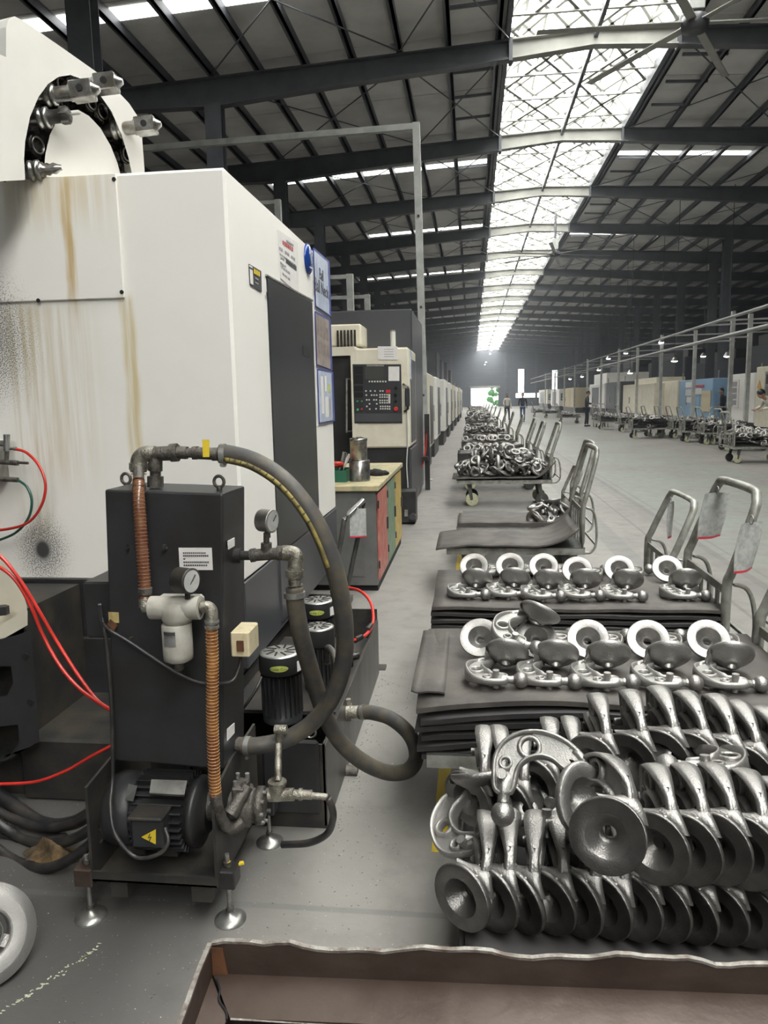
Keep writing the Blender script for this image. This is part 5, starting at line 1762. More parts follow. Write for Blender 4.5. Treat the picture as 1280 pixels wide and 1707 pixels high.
MB().tube([(bx0 + .062, by1 - .087, zl - .012), (bx0 + .3, by1 - .083, zl - .011), (bx0 + .6, by1 - .084, zl - .012), (bx1, by1 + slope * (bx1 - bx0) - .087, zl - .012)], .0022, 6).build('ledge_edge', 'rust_edge', bn)
MB().tube(catmull([(bx0 + .012, by1 - .012, zl), (bx0 + .025, by1 - .035, zl - .003), (bx0 + .03, by1 - .055, zl - .006), (bx0 + .05, by1 - .075, zl - .009), (bx0 + .056, by1 - .09, zl - .011)], 4), .0022, 5).build('crack', 'dark_gap', bn)
MB().box(bx0 - .01, bx1, by0, by1 - .0, .0, .02).build('bin_floor', 'dark_gap', bn)
MB().box(bx1 - .005, bx1, by0, by1, .0, bz).box(bx0, bx1, by0, by0 + .005, .0, bz - .05).build('front_wall', 'rust_steel', bn)
c = Vector((bx0, by1, bz))
MB().hexa([(bx0 + .001, by1 - .002, bz - .062), (bx0 + .03, by1 - .001, bz - .062), (bx0 + .022, by1 - .001, bz - .006), (bx0 + .001, by1 - .002, bz - .006)], [(bx0 + .001, by1 - .004, bz - .062), (bx0 + .03, by1 - .0025, bz - .062), (bx0 + .022, by1 - .0025, bz - .006), (bx0 + .001, by1 - .004, bz - .006)]).build('rust_patch', 'rust_orange', bn)

# ring casting leaning in from the picture edge
rc = thing('ring_casting', 'grey ring shaped casting standing at the picture edge near the bin', 'casting', (-1.33, 1.62, 0))
lathe_open(MB(), [(.062, -.03), (.062, .028), (.0625, .0285), (.067, .033), (.068, .0332), (.100, .034), (.101, .0338), (.127, .016), (.128, .015), (.130, -.012), (.1295, -.013), (.118, -.034), (.10, -.038), (.07, -.036), (.062, -.03)], 44, (.62, -.62, .48), (-1.285, 1.66, .118)).build('ring', 'forging_bright', rc)
lathe_open(MB(), [(.028, -.03), (.028, .02), (.045, .022), (.05, .0), (.045, -.03), (.028, -.03)], 24, (.62, -.62, .48), (-1.285, 1.66, .118)).build('hub', 'machined', rc)
ax_ = Vector((.62, -.62, .48)).normalized()
s_, u_, _ = basis(ax_)
for k in range(4):
    d_ = s_ * math.cos(k * PI / 2 + .6) + u_ * math.sin(k * PI / 2 + .6)
    MB().bar(Vector((-1.285, 1.66, .118)) + d_ * .04, Vector((-1.285, 1.66, .118)) + d_ * .07, .03, .02, up=ax_).build('spoke', 'forging', rc)
# ------------------------------------------------------------------ bench with coloured doors
bc = thing('tool_cabinet', 'grey workbench cabinet with red, green and yellow doors', 'cabinet', (-1.2, 6.8, 0))
BX0, BX1, BY0, BY1 = -1.75, -.735, 5.72, 7.75
MB().box(BX0, BX1, BY0, BY1, .05, .80).build('carcass', 'bench_grey', bc)
MB().box(BX0, BX1 + .0, BY0 + .03, BY1 - .03, 0, .05).build('plinth', 'dark_gap', bc)
MB().box(BX0 - .02, BX1 + .025, BY0 - .03, BY1 + .03, .80, .845, b=.006).build('worktop', 'bench_top', bc)
MB().box(BX0 + .1, BX1 - .1, BY0 - .006, BY0, .12, .74, b=.003).build('end_panel', 'bench_grey', bc)
w3_ = (BY1 - BY0 - .06) / 3
for k, m in enumerate(('door_red', 'door_green', 'door_yellow')):
    ya = BY0 + .03 + k * w3_
    d = MB().box(BX1, BX1 + .012, ya + .02, ya + w3_ - .015, .08, .775, b=.003).build('door', m, bc)
    for z in (.18, .66):
        MB().box(BX1 + .010, BX1 + .020, ya - .005, ya + .02, z, z + .06).build('hinge', 'black_paint', d)
    MB().box(BX1 + .010, BX1 + .026, ya + w3_ - .08, ya + w3_ - .05, .40, .50).build('handle', 'black_paint', d)
cyl_ = thing('steel_sleeve', 'two stacked dark steel sleeves filled with chips on the bench', 'sleeve', (-.905, 6.05, .845))
MB().lathe([(.085, 0), (.085, .165), (.080, .170)], 28, (0, 0, 1), (-.905, 6.05, .845)).build('lower_sleeve', 'tool_steel', cyl_)
lathe_open(MB(), [(.066, .0), (.070, .005), (.070, .15), (.074, .155), (.074, .175), (.06, .175), (.06, .12), (.0, .12)], 28, (0, 0, 1), (-.91, 6.05, 1.017)).build('upper_sleeve', 'tool_steel', cyl_)
ch = MB()
rr = random.Random(4)
for k in range(26):
    a, r_ = rr.uniform(0, 6.28), rr.uniform(0, .055)
    ch.sphere((-.91 + r_ * math.cos(a), 6.05 + r_ * math.sin(a), 1.185 + rr.uniform(-.01, .01)), rr.uniform(.008, .014), 5, 4)
tag(ch.build('metal_chips', 'cast_fitting', cyl_), kind='stuff')
gbx = thing('parts_box', 'green plastic parts box beside the steel sleeves', 'box', (-1.1, 6.0, .845))
MB().box(-1.19, -1.0, 5.94, 6.14, .845, .855).box(-1.19, -1.0, 5.94, 5.95, .855, .94).box(-1.19, -1.0, 6.13, 6.14, .855, .95).box(-1.19, -1.18, 5.95, 6.13, .855, .94).box(-1.01, -1.0, 5.95, 6.13, .855, .94).build('box_body', 'green_box', gbx)
MB().torus((-1.09, 6.0, .985), .05, .016, (0, .3, 1), 20, 8).build('red_grip', 'red_tube', gbx)
sd = thing('bright_spindle', 'bright chrome spindle leaning out of the green box', 'tool', (-1.07, 6.07, .86))
MB().cyl((-1.09, 6.07, .86), (-1.03, 6.07, 1.08), .022, 14).build('shaft', 'machined', sd)
MB().cyl((-1.09, 6.08, .88), (-.99, 6.09, 1.06), .014, 12).build('rod', 'paper_white', sd)
rgm = MB()
for (a, b, r_) in ((-.76, 6.5, .05), (-.81, 6.46, .06), (-.86, 6.5, .055), (-.9, 6.48, .045), (-.83, 6.54, .06), (-.78, 6.56, .04)):
    rgm.sphere((a, b, .862), r_, 10, 6, (1, .9, .6 if r_ > .05 else .45))
o = rgm.build('black_cloth', 'cloth_black')
for v in o.data.vertices:
    v.co.z = max(v.co.z, .846) + .006 * math.sin(v.co.x * 90) * math.cos(v.co.y * 80) * (1 if v.co.z > .86 else 0)
tag(settle(o), 'crumpled black cloth on the bench top', 'cloth')

# cart parked between the machine and the bench, its handle in view
hc = thing('hand_cart', 'dark hand cart parked before the bench, handle leaning out', 'cart', (-.95, 4.75, 0))
P_ = [at(552, 1000, Y=4.85), at(560, 950, Y=4.85), at(571, 885, Y=4.85), at(574, 866, Y=4.86), at(582, 857, Y=4.87), at(606, 834, Y=4.95)]
MB().tube(catmull(P_[:4], 4), .017, 10).build('upright', 'trolley_dark', hc)
MB().tube([P_[3], P_[4], P_[5]], .0205, 12).build('grip', 'machined', hc)
MB().tube([P_[5] + Vector((0, .0, -.01)), at(602, 870, Y=5.0), at(578, 985, Y=5.0), at(575, 1000, Y=5.0)], .017, 10).build('upright', 'trolley_dark', hc)
MB().box(-1.13, -.82, 4.4, 5.02, .12, .16).build('deck', 'trolley_dark', hc)
for x in (-1.08, -.87):
    for y in (4.46, 4.96):
        MB().cyl((x - .015, y, .06), (x + .015, y, .06), .06, 14).build('castor_wheel', 'castor_dark', hc)
for k, p in enumerate((P_[0], at(575, 1000, Y=5.0))):
    MB().cyl((p.x, p.y, .14), p, .017, 10).build('upright', 'trolley_dark', hc)
sleeve(at(596, 848, Y=4.88), .11, .19, .15, 'clear sleeve with red edge on the chrome grip before the bench', -.1)

kb = thing('black_case', 'black sheet metal case standing on the floor beyond the bench', 'case', (-.76, 9.0, 0))
MB().box(-.90, -.665, 8.92, 9.22, .02, .40, b=.006).build('case_body', 'black_paint', kb)
MB().cyl((-.70, 8.92, .10), (-.70, 8.86, .10), .04, 12).build('socket', 'castor_dark', kb)
MB().box(-.80, -.76, 8.90, 8.92, .10, .18).build('label_patch', 'zinc', kb)
MB().box(-.88, -.68, 8.95, 9.2, 0, .02).build('case_base', 'dark_gap', kb)

# ------------------------------------------------------------------ second machining centre with its control panel
m2 = thing('machining_center', 'cream machining center with a large keypad control panel facing the camera', 'machine', (-1.2, 9.9, 0))
F = 9.30
MB().box(-1.46, -.755, F, 10.45, .90, 2.125, b=.02).build('control_cabinet', 'cream_paint', m2)
MB().box(-1.46, -.775, F + .04, 10.5, .05, .90, b=.01).build('lower_base', 'black_paint', m2)
MB().box(-.78, -.745, F + .1, 10.5, .30, .88, b=.006).build('side_skirt', 'charcoal_paint', m2)
MB().box(-.757, -.748, F + .25, 10.3, .95, 2.0, b=.004).build('side_door', 'charcoal_paint', m2)
MB().box(-.756, -.745, F + .18, F + .3, 1.75, 2.1).build('side_poster', 'poster_pale', m2)
MB().box(-2.8, -.80, 10.5, 12.7, .05, 2.72, b=.02).build('column_enclosure', 'charcoal_paint', m2)
MB().box(-2.8, -1.47, F + .35, 10.5, .05, 2.06).build('work_door', 'black_paint', m2)
MB().box(-2.8, -1.455, F + .28, 10.5, 2.06, 2.17).build('door_lintel', 'cream_paint', m2)
MB().box(-2.2, -1.42, F + .6, 10.5, 2.20, 2.48, b=.02).build('magazine_box', 'cream_paint', m2)
for k in range(6):
    x = -1.72 + .045 * k
    MB().cyl((x, F + .56, 2.17), (x, F + .56, 2.40), .014, 8).build('magazine_tool', 'oily_black', m2)
MB().box(-1.47, -1.40, F - .01, F + .05, .92, 2.12).build('edge_trim', 'cream_paint', m2)
q2 = lambda x, y: (560 + x / 8.0, 560 + y / 8.0)


def cp(name, x0, y0, x1, y1, m, par, d=0.0, t=.006, label=None):
    o = px_plate(MB(), [q2(x0, y0), q2(x1, y0), q2(x1, y1), q2(x0, y1)], Y=F - .002 - d, t=t).build(name, m, par)
    return o


pan = px_plate(MB(), [q2(222, 378), q2(868, 378), q2(885, 1160), q2(248, 1165)], Y=F - .001, t=.012).build('control_panel', 'panel_black', m2)
cp('screen', 385, 410, 655, 585, 'screen', pan, .014)
cp('screen_hood', 410, 388, 640, 404, 'zinc', pan, .014)
cp('parts_sheet', 700, 408, 845, 600, 'paper_white', pan, .014, .003)
for k in range(7):
    cp('soft_key', 436 + 36 * k, 598, 456 + 36 * k, 618, 'key_white', pan, .014, .004)
for (gx, gy, nx, ny, st) in ((578, 775, 4, 2, 31), (578, 850, 4, 2, 31), (584, 930, 4, 2, 31), (390, 725, 3, 1, 60), (580, 725, 2, 1, 34), (395, 780, 1, 1, 30), (465, 780, 3, 1, 34), (400, 843, 2, 1, 32), (497, 843, 2, 1, 32), (438, 896, 1, 1, 30), (534, 896, 1, 1, 30), (402, 930, 1, 1, 30), (440, 966, 1, 1, 30), (525, 962, 1, 1, 30), (705, 932, 1, 2, 31)):
    for i in range(nx):
        for j in range(ny):
            cp('key', gx + st * i, gy + 32 * j, gx + st * i + 20, gy + 32 * j + 19, 'key_white', pan, .014, .004)
cp('key', 698, 775, 724, 900, 'key_white', pan, .014, .004)
cp('alarm_key', 666, 718, 726, 758, 'button_red', pan, .014, .005)
for (x, y, m, r_) in ((797, 690, 'dark_gap', .018), (797, 780, 'dark_gap', .018), (797, 868, 'dark_gap', .018), (800, 975, 'button_red', .028), (345, 978, 'button_red', .014), (290, 985, 'button_green', .016), (288, 872, 'button_green', .012), (345, 872, 'button_green', .012)):
    c = at(*q2(x, y), Y=F - .012)
    MB().lathe([(r_, 0), (r_, .012), (r_ * .8, .02)], 14, (0, -1, 0), c).build('button', m, pan)
for (y0, y1) in ((405, 515), (520, 640), (665, 740), (752, 820)):
    cp('switch_plate', 240, y0, 360, y1, 'dark_gap', pan, .013, .002)
cp('drawer_face', 255, 1035, 870, 1145, 'charcoal_paint', pan, .013, .006)
cp('info_plate', 557, 140, 820, 318, 'paper_white', m2, .0, .006)
for k in range(4):
    cp('text_line', 640, 175 + 32 * k, 770, 182 + 32 * k, 'ink_pale', m2, .007, .001)
hd = [at(577.5, 632, Y=F - .05), at(577.5, 720, Y=F - .05)]
MB().cyl(hd[0], hd[1], .014, 10).cyl(hd[0], hd[0] + Vector((.03, .3, 0)), .012, 8).cyl(hd[1], hd[1] + Vector((.03, .3, 0)), .012, 8).build('door_handle', 'zinc', m2)
hw = [at(672, 640, Y=F - .02), at(680, 645, Y=F - .06), at(680, 682, Y=F - .06), at(674, 686, Y=F - .02)]
MB().tube(hw, .014, 8).build('pendant_hook', 'black_paint', m2)
MB().box(hw[1].x - .035, hw[1].x + .02, F - .09, F - .03, hw[2].z + .03, hw[1].z - .01, b=.01).build('hand_pendant', 'panel_black', m2)
MB().tube(catmull([(hw[2].x - .01, F - .06, hw[2].z + .04), (hw[2].x - .01, F - .04, 1.0), (hw[2].x - .03, F - .02, .7), (hw[2].x - .02, F, .4)], 5), .008, 8).build('pendant_cable', 'key_white', m2)
tl = at(655, 576, Y=F + .3)
tw = MB().cyl((tl.x, tl.y, 2.12), (tl.x, tl.y, 2.36), .032, 14).build('signal_lamp', 'zinc', m2)
MB().cyl((tl.x, tl.y, 2.15), (tl.x, tl.y, 2.34), .034, 14).build('lamp_lens', 'key_white', tw)

# tall galvanised gantry posts
def gpost(p, q_, w, label, beams=()):
    t = thing('gantry_post', label, 'post', (p.x, p.y, 0), 'grey gantry posts')
    MB().bar(p, q_, w, w, up=(0, 1, 0)).build('upright', 'post_grey', t)
    MB().box(p.x - w, p.x + w, p.y - w, p.y + w, 0, .02).build('base_plate', 'post_grey', t)
    for a, b, ww in beams:
        MB().bar(a, b, ww, ww, up=(0, 0, 1)).build('beam', 'post_grey', t)
    for k in (.25, .5, .75):
        c = p.lerp(q_, k)
        MB().box(c.x - .02, c.x + .02, c.y - w / 2 - .02, c.y - w / 2, c.z - .02, c.z + .02).build('clamp', 'black_dirty', t)
    return t


pb, pt_ = at(710, 800, Y=13.9), at(693.5, 205, Y=13.9)
pb.z = 0.0
gpost(pb, pt_, .125, 'tall grey gantry post reaching above the machine roofs', ((pt_ + Vector((0, 0, -.06)), at(225, 249, Y=13.9), .10),))
for (px, y0, y1, Y, lb) in ((583, 457, 540, 15.5, 'shorter grey gantry post behind the dark enclosure'), (612, 491, 560, 18.5, 'shortest grey gantry post behind the dark enclosure'), (463, 333, 400, 17.2, 'grey gantry post behind the white machine roof')):
    a, b = at(px, y1, Y=Y), at(px, y0, Y=Y)
    a.z = 0
    a.x = b.x
    gpost(a, b, .13, lb, ((b + Vector((0, 0, -.05)), b + Vector((-1.6, 0, -.05)), .08),))

# ------------------------------------------------------------------ the other machines
def machine(x0, x1, y0, y1, h, label, m='cream_paint', side=1, top=None, pan=True, base='black_paint', poster=None, back=None, grp='machines along the hall'):
    """side = 1: aisle face at x1 (row beside us); side = -1: aisle face at x0 (row across the aisle)"""
    t = thing('machine_tool', label, 'machine', ((x0 + x1) / 2, (y0 + y1) / 2, 0), grp)
    zb = .45 if h < 2.3 else .6
    MB().box(x0, x1, y0, y1, zb, h, b=.03).build('enclosure', m, t)
    MB().box(x0 + .06, x1 - .06, y0 + .06, y1 - .06, 0, zb).build('base', base, t)
    xf = x1 if side > 0 else x0
    e = .012 * side
    a, b = sorted((xf, xf + e))
    d = MB().box(a, b, y0 + (y1 - y0) * .35, y0 + (y1 - y0) * .8, zb + .08, h - .25, b=.004).build('door', 'charcoal_paint' if poster is None else poster, t)
    a, b = sorted((xf + e, xf + 4 * e))
    MB().box(a, b, y0 + (y1 - y0) * .73, y0 + (y1 - y0) * .76, 1.0, 1.35).build('handle', 'zinc', d)
    if pan:
        yy = y0
        xx = x1 - .75 if side > 0 else x0 + .15
        c = MB().box(xx, xx + .55, yy - .03, yy, 1.05, 1.75, b=.006).build('control_panel', 'panel_black', t)
        MB().box(xx + .08, xx + .40, yy - .036, yy - .03, 1.42, 1.68).build('screen', 'sky_blue_paint', c)
        MB().box(xx + .10, xx + .45, yy - .036, yy - .03, 1.15, 1.33).build('keypad', 'key_white', c)
        MB().cyl((xx + .48, yy - .03, 1.5), (xx + .48, yy - .045, 1.5), .02, 10).build('button', 'button_green', c)
    if top:
        tx0, tx1, ty0, ty1, tz, tm = top
        MB().box(tx0, tx1, ty0, ty1, h, tz, b=.02).build('column_cover', tm, t)
    sx_ = x1 - .3 if side > 0 else x0 + .3
    lp = MB().cyl((sx_, y0 + .3, h), (sx_, y0 + .3, h + .32), .028, 10).build('signal_lamp', 'zinc', t)
    return t


machine(-2.4, -.86, 15.2, 17.6, 2.02, 'cream machine beside the tall grey post', 'cream_paint', top=(-2.4, -1.0, 16.0, 17.6, 2.5, 'charcoal_paint'))
machine(-2.4, -.88, 19.4, 22.0, 2.05, 'pale machine with dark roof box, third in the row past the bench', 'white_paint', top=(-2.4, -.9, 20.2, 22.0, 2.75, 'charcoal_paint'))
machine(-2.4, -.82, 24.3, 27.0, 2.10, 'white machine with dark roof box, fourth in the row past the bench', 'white_paint', top=(-2.4, -.95, 25, 27, 2.75, 'charcoal_paint'))
machine(-2.4, -.80, 29.5, 32.2, 2.10, 'white machine, fifth in the row past the bench', 'white_paint', top=(-2.4, -.95, 30.2, 32, 2.9, 'charcoal_paint'))
machine(-2.4, -.78, 35.0, 38.0, 2.10, 'cream machine, sixth in the row past the bench', 'cream_paint', top=(-2.4, -.95, 36, 38, 2.8, 'charcoal_paint'))
machine(-2.4, -.75, 41.0, 44.5, 2.10, 'white machine, seventh in the row past the bench', 'white_paint')
machine(-2.4, -.70, 48.0, 52.0, 2.15, 'pale machine, eighth in the row past the bench', 'cream_paint')
machine(-2.4, -.70, 57.0, 62.0, 2.15, 'farthest pale machine in the row past the bench', 'white_paint')
# guard post with red hose and small fixtures between machines
gp = thing('guard_post', 'dark steel guard post with a red hose by the tall post', 'post', (-.72, 12.4, 0))
MB().box(-.76, -.68, 12.36, 12.44, 0, 1.25).build('upright', 'black_paint', gp)
MB().box(-.98, -.70, 12.2, 12.4, .50, .56).build('bracket', 'black_paint', gp)
MB().tube(catmull([(-.73, 12.33, .98), (-.75, 12.3, .6), (-.86, 12.25, .28), (-1.05, 12.2, .2)], 5), .012, 8).build('hose', 'red_tube', gp)

# row across the aisle
AXX = 9.5
yo_ = lambda px, X=9.5: at(px, 665, X=X).y
machine(9.5, 10.85, yo_(1257), yo_(1212), 2.15, 'white machine with a gridded notice across the aisle', 'white_paint', side=-1, poster='white_paint', pan=False, base='black_paint')
wm = thing('machine_tool', 'tall cream cabinet machine with a warning triangle at the picture edge across the aisle', 'machine', (10.2, yo_(1275), 0), 'machines along the hall')
wa, wb2 = yo_(1300), yo_(1258)
MB().box(9.5, 10.85, wa, wb2 - .03, .35, 2.32, b=.02).build('enclosure', 'cream_paint', wm)
MB().box(9.6, 10.8, wa + .1, wb2 - .1, 0, .35).build('base', 'black_paint', wm)
ty = yo_(1262)
MB().add([(9.490, ty + .05, 1.62), (9.490, ty - .35, 1.62), (9.490, ty - .15, 1.90), (9.499, ty + .05, 1.62), (9.499, ty - .35, 1.62), (9.499, ty - .15, 1.90)], [(0, 1, 2), (5, 4, 3), (0, 1, 4, 3), (1, 2, 5, 4), (2, 0, 3, 5)]).build('warning_triangle', 'orange_paint', wm)
MB().box(9.485, 9.5, wa + .1, yo_(1274), 1.3, 2.15).build('control_panel', 'zinc', wm)
MB().box(9.478, 9.485, wa + .2, yo_(1276), 1.75, 2.05).build('screen', 'screen', wm)
nb = thing('notice_board', 'white notice with four gridded blocks on the white machine across the aisle', 'notice', (9.48, yo_(1225), 1.3))
MB().box(9.462, 9.486, yo_(1232), yo_(1216), .95, 1.95).build('sheet', 'paper_white', nb)
for k in range(4):
    MB().box(9.455, 9.462, yo_(1229), yo_(1221), 1.05 + .22 * k, 1.22 + .22 * k).build('print_block', 'ink_pale', nb)
bm_ = machine(9.5, 10.85, yo_(1187), yo_(1132), 2.08, 'sky blue machine with papers on its face across the aisle', 'sky_blue_paint', side=-1, poster='sky_blue_paint', pan=False)
for (xa, xb, z0, z1, m) in ((1156, 1143, 1.75, 1.98, 'paper_white'), (1155, 1143, 1.4, 1.68, 'paper_white'), (1155, 1143, 1.1, 1.34, 'paper_white'), (1170, 1157, 1.45, 1.7, 'paper_white'), (1173, 1158, 1.75, 1.84, 'ink_red'), (1185, 1170, .75, 1.6, 'warm_box')):
    MB().box(9.468, 9.487, yo_(xa), yo_(xb), z0, z1).build('pinned_paper', m, bm_)
machine(9.5, 10.85, yo_(1129), yo_(1092), 2.1, 'cream machine between the sky blue and the boxy cream machine', 'cream_paint', side=-1, poster='cream_paint', pan=False)
machine(9.0, 10.85, yo_(1090, 9), yo_(1038, 9), 2.05, 'boxy cream machine with low roof across the aisle', 'cream_paint', side=-1, poster='cream_paint', pan=False, top=(9.4, 10.8, yo_(1080, 9), yo_(1045, 9), 2.35, 'cream_paint'))
machine(9.0, 12.1, yo_(1034, 9), yo_(1010, 9), 2.3, 'dark charcoal machine across the aisle', 'charcoal_paint', side=-1, pan=False)
machine(9.0, 12.1, yo_(1007, 9), yo_(982, 9), 2.3, 'white machine past the charcoal one across the aisle', 'white_paint', side=-1, top=(9.2, 12.0, yo_(1005, 9), yo_(985, 9), 3.0, 'white_paint'))
machine(9.0, 12.1, yo_(958, 9), yo_(938, 9), 2.2, 'yellowish machine far across the aisle', 'warm_box', side=-1, poster='warm_box', pan=False)
machine(9.0, 12.1, yo_(932, 9), yo_(918, 9), 2.2, 'white machine far across the aisle past the yellowish one', 'white_paint', side=-1)
machine(9.0, 12.1, yo_(912, 9), yo_(898, 9), 2.3, 'pale machine at the far end across the aisle', 'cream_paint', side=-1)
# dark equipment behind the row
for k, (x0, x1, y0, y1, h) in enumerate(((12.8, 16, 24, 30, 3.2), (13, 16.5, 32, 38, 3.6), (13, 16, 40, 47, 3.2), (13.4, 17, 50, 60, 3.8), (13.4, 17, 64, 78, 3.8))):
    t = thing('dark_machine', 'tall dark machine, %s behind the front row across the aisle' % ORD[k], 'machine', ((x0 + x1) / 2, (y0 + y1) / 2, 0), 'dark machines behind the row')
    MB().box(x0, x1, y0, y1, 0, h, b=.03).build('enclosure', 'wall_dark', t)
    MB().box(x0 + .3, x1 - .5, y0 + .5, y1 - .5, h, h + .5, b=.03).build('roof_unit', 'black_paint', t)

# pipe gantry over the row
pg = thing('pipe_gantry', 'long grey pipe gantry running above the row across the aisle', 'gantry', (7.6, 50, 0))
MB().tube([(7.7, 14, 3.72), (7.7, 100, 3.72)], .06, 8).build('upper_pipe', 'pipe_grey', pg)
MB().tube([(7.7, 14, 3.20), (7.7, 100, 3.20)], .075, 8).build('lower_pipe', 'pipe_grey', pg)
for k, y in enumerate([16.5, 21.2, 25.0, 26.6, 30.8, 36.0, 41, 46, 52, 58, 65, 72, 80, 90]):
    MB().box(8.55, 8.67, y - .06, y + .06, 0, 4.15 if k % 2 else 3.9).build('upright', 'post_grey', pg)
    MB().bar((7.7, y, 3.72), (11.8, y, 3.78), .05).build('cross_arm', 'pipe_grey', pg)
    MB().bar((7.7, y, 3.20), (8.6, y, 3.20), .05).build('bracket', 'pipe_grey', pg)
# hanging lamps
def lamp(p, label, top):
    t = thing('hanging_lamp', label, 'lamp', p, 'hanging lamps')
    MB().lathe([(.04, .16), (.08, .10), (.14, .0)], 14, (0, 0, 1), p).build('lamp_shade', 'zinc', t)
    MB().lathe([(.12, .0), (.09, -.03), (.0, -.04)], 14, (0, 0, 1), p).build('bulb', 'lamp_glow', t)
    MB().cyl((p[0], p[1], p[2] + .15), (p[0], p[1], top), .012, 6).build('cord', 'black_cable', t)


for m_ in ('lamp_glow', 'window_daylight'):
    M[m_].cycles.emission_sampling = 'NONE'
for k, (px, py, Y) in enumerate(((1212, 594, 30), (1124, 602, 32), (1172, 594, 36), (1050, 622, 38), (1014, 598, 44), (1102, 571, 36), (1043, 589, 44), (998, 617, 50), (970, 628, 58), (950, 632, 66))):
    p = at(px, py, Y=Y)
    lamp(tuple(p), 'small lit lamp over the row across the aisle, %s of ten from the near end' % (ORD[k]), rtop(p.x) + .2)
for k, (px, py, Y) in enumerate(((988, 226, 23.6), (822, 578, 89.6), (819, 584, 95.6), (817, 590, 101.6), (810, 604, 113.6), (808, 608, 119.6))):
    p = at(px, py, Y=Y)
    p.z = min(p.z, rtop(p.x) - .5)
    lamp(tuple(p), 'lit lamp below the ridge skylight, %s of six from the camera' % ORD[k], rtop(p.x) - .1)

# ------------------------------------------------------------------ large slow ceiling fans
def fan(c, R, a0, label, top):
    t = thing('ceiling_fan', label, 'fan', c, 'large ceiling fans')
    c = Vector(c)
    MB().lathe([(.10, -.12), (.20, -.10), (.22, 0), (.20, .10), (.08, .16)], 20, (0, 0, 1), c).build('hub', 'charcoal_paint', t)
    MB().cyl(c + Vector((0, 0, .1)), (c.x, c.y, top), .05, 10).build('down_rod', 'steel_dark', t)
    MB().box(c.x - .12, c.x + .12, c.y - .12, c.y + .12, c.z + .18, c.z + .62, b=.01).build('motor_box', 'post_grey', t)
    for k in range(6):
        a = a0 + k * PI / 3
        d = Vector((math.cos(a), math.sin(a), 0))
        s = Vector((-d.y, d.x, .12))
        p, q_ = c + d * .18, c + d * R
        MB().hexa([p - s * .07, p + s * .07, p + s * .07 + Vector((0, 0, .02)), p - s * .07 + Vector((0, 0, .02))], [q_ - s * .05, q_ + s * .05, q_ + s * .07 + Vector((0, 0, .01)), q_ - s * .07 + Vector((0, 0, .01))]).build('blade', 'steel_light', t)


fc = at(1158, 40, Z=7.35)
bl = at(1000, 130, Z=7.35)
fan(tuple(fc), 2.5, math.atan2(bl.y - fc.y, bl.x - fc.x) , 'large six blade ceiling fan close under the skylight edge', 9.0)
fc2 = at(925, 424, Z=7.35)
fan(tuple(fc2), 2.6, .35, 'large six blade ceiling fan farther along the hall', 9.0)
# ------------------------------------------------------------------ people
def skin_body(name, joints, edges, m, parent, sub=2):
    me = bpy.data.meshes.new(name)
    keys = list(joints)
    me.from_pydata([joints[k][0] for k in keys], [(keys.index(a), keys.index(b)) for a, b in edges], [])
    o = bpy.data.objects.new(name, me)
    COL.objects.link(o)
    sk = o.modifiers.new('skin', 'SKIN')
    sk.use_smooth_shade = True
    for i, k in enumerate(keys):
        r = joints[k][1]
        me.skin_vertices[0].data[i].radius = r if isinstance(r, tuple) else (r, r)
        me.skin_vertices[0].data[i].use_root = (k == 'pelvis')
    sb = o.modifiers.new('sub', 'SUBSURF')
    sb.levels = sub
    sb.render_levels = sub
    dg = bpy.context.evaluated_depsgraph_get()
    m2_ = bpy.data.meshes.new_from_object(o.evaluated_get(dg))
    bpy.data.objects.remove(o)
    m2_.materials.clear()
    m2_.materials.append(M[m])
    for p in m2_.polygons:
        p.use_smooth = True
    ob = bpy.data.objects.new(name, m2_)
    COL.objects.link(ob)
    ob.parent = parent
    return ob


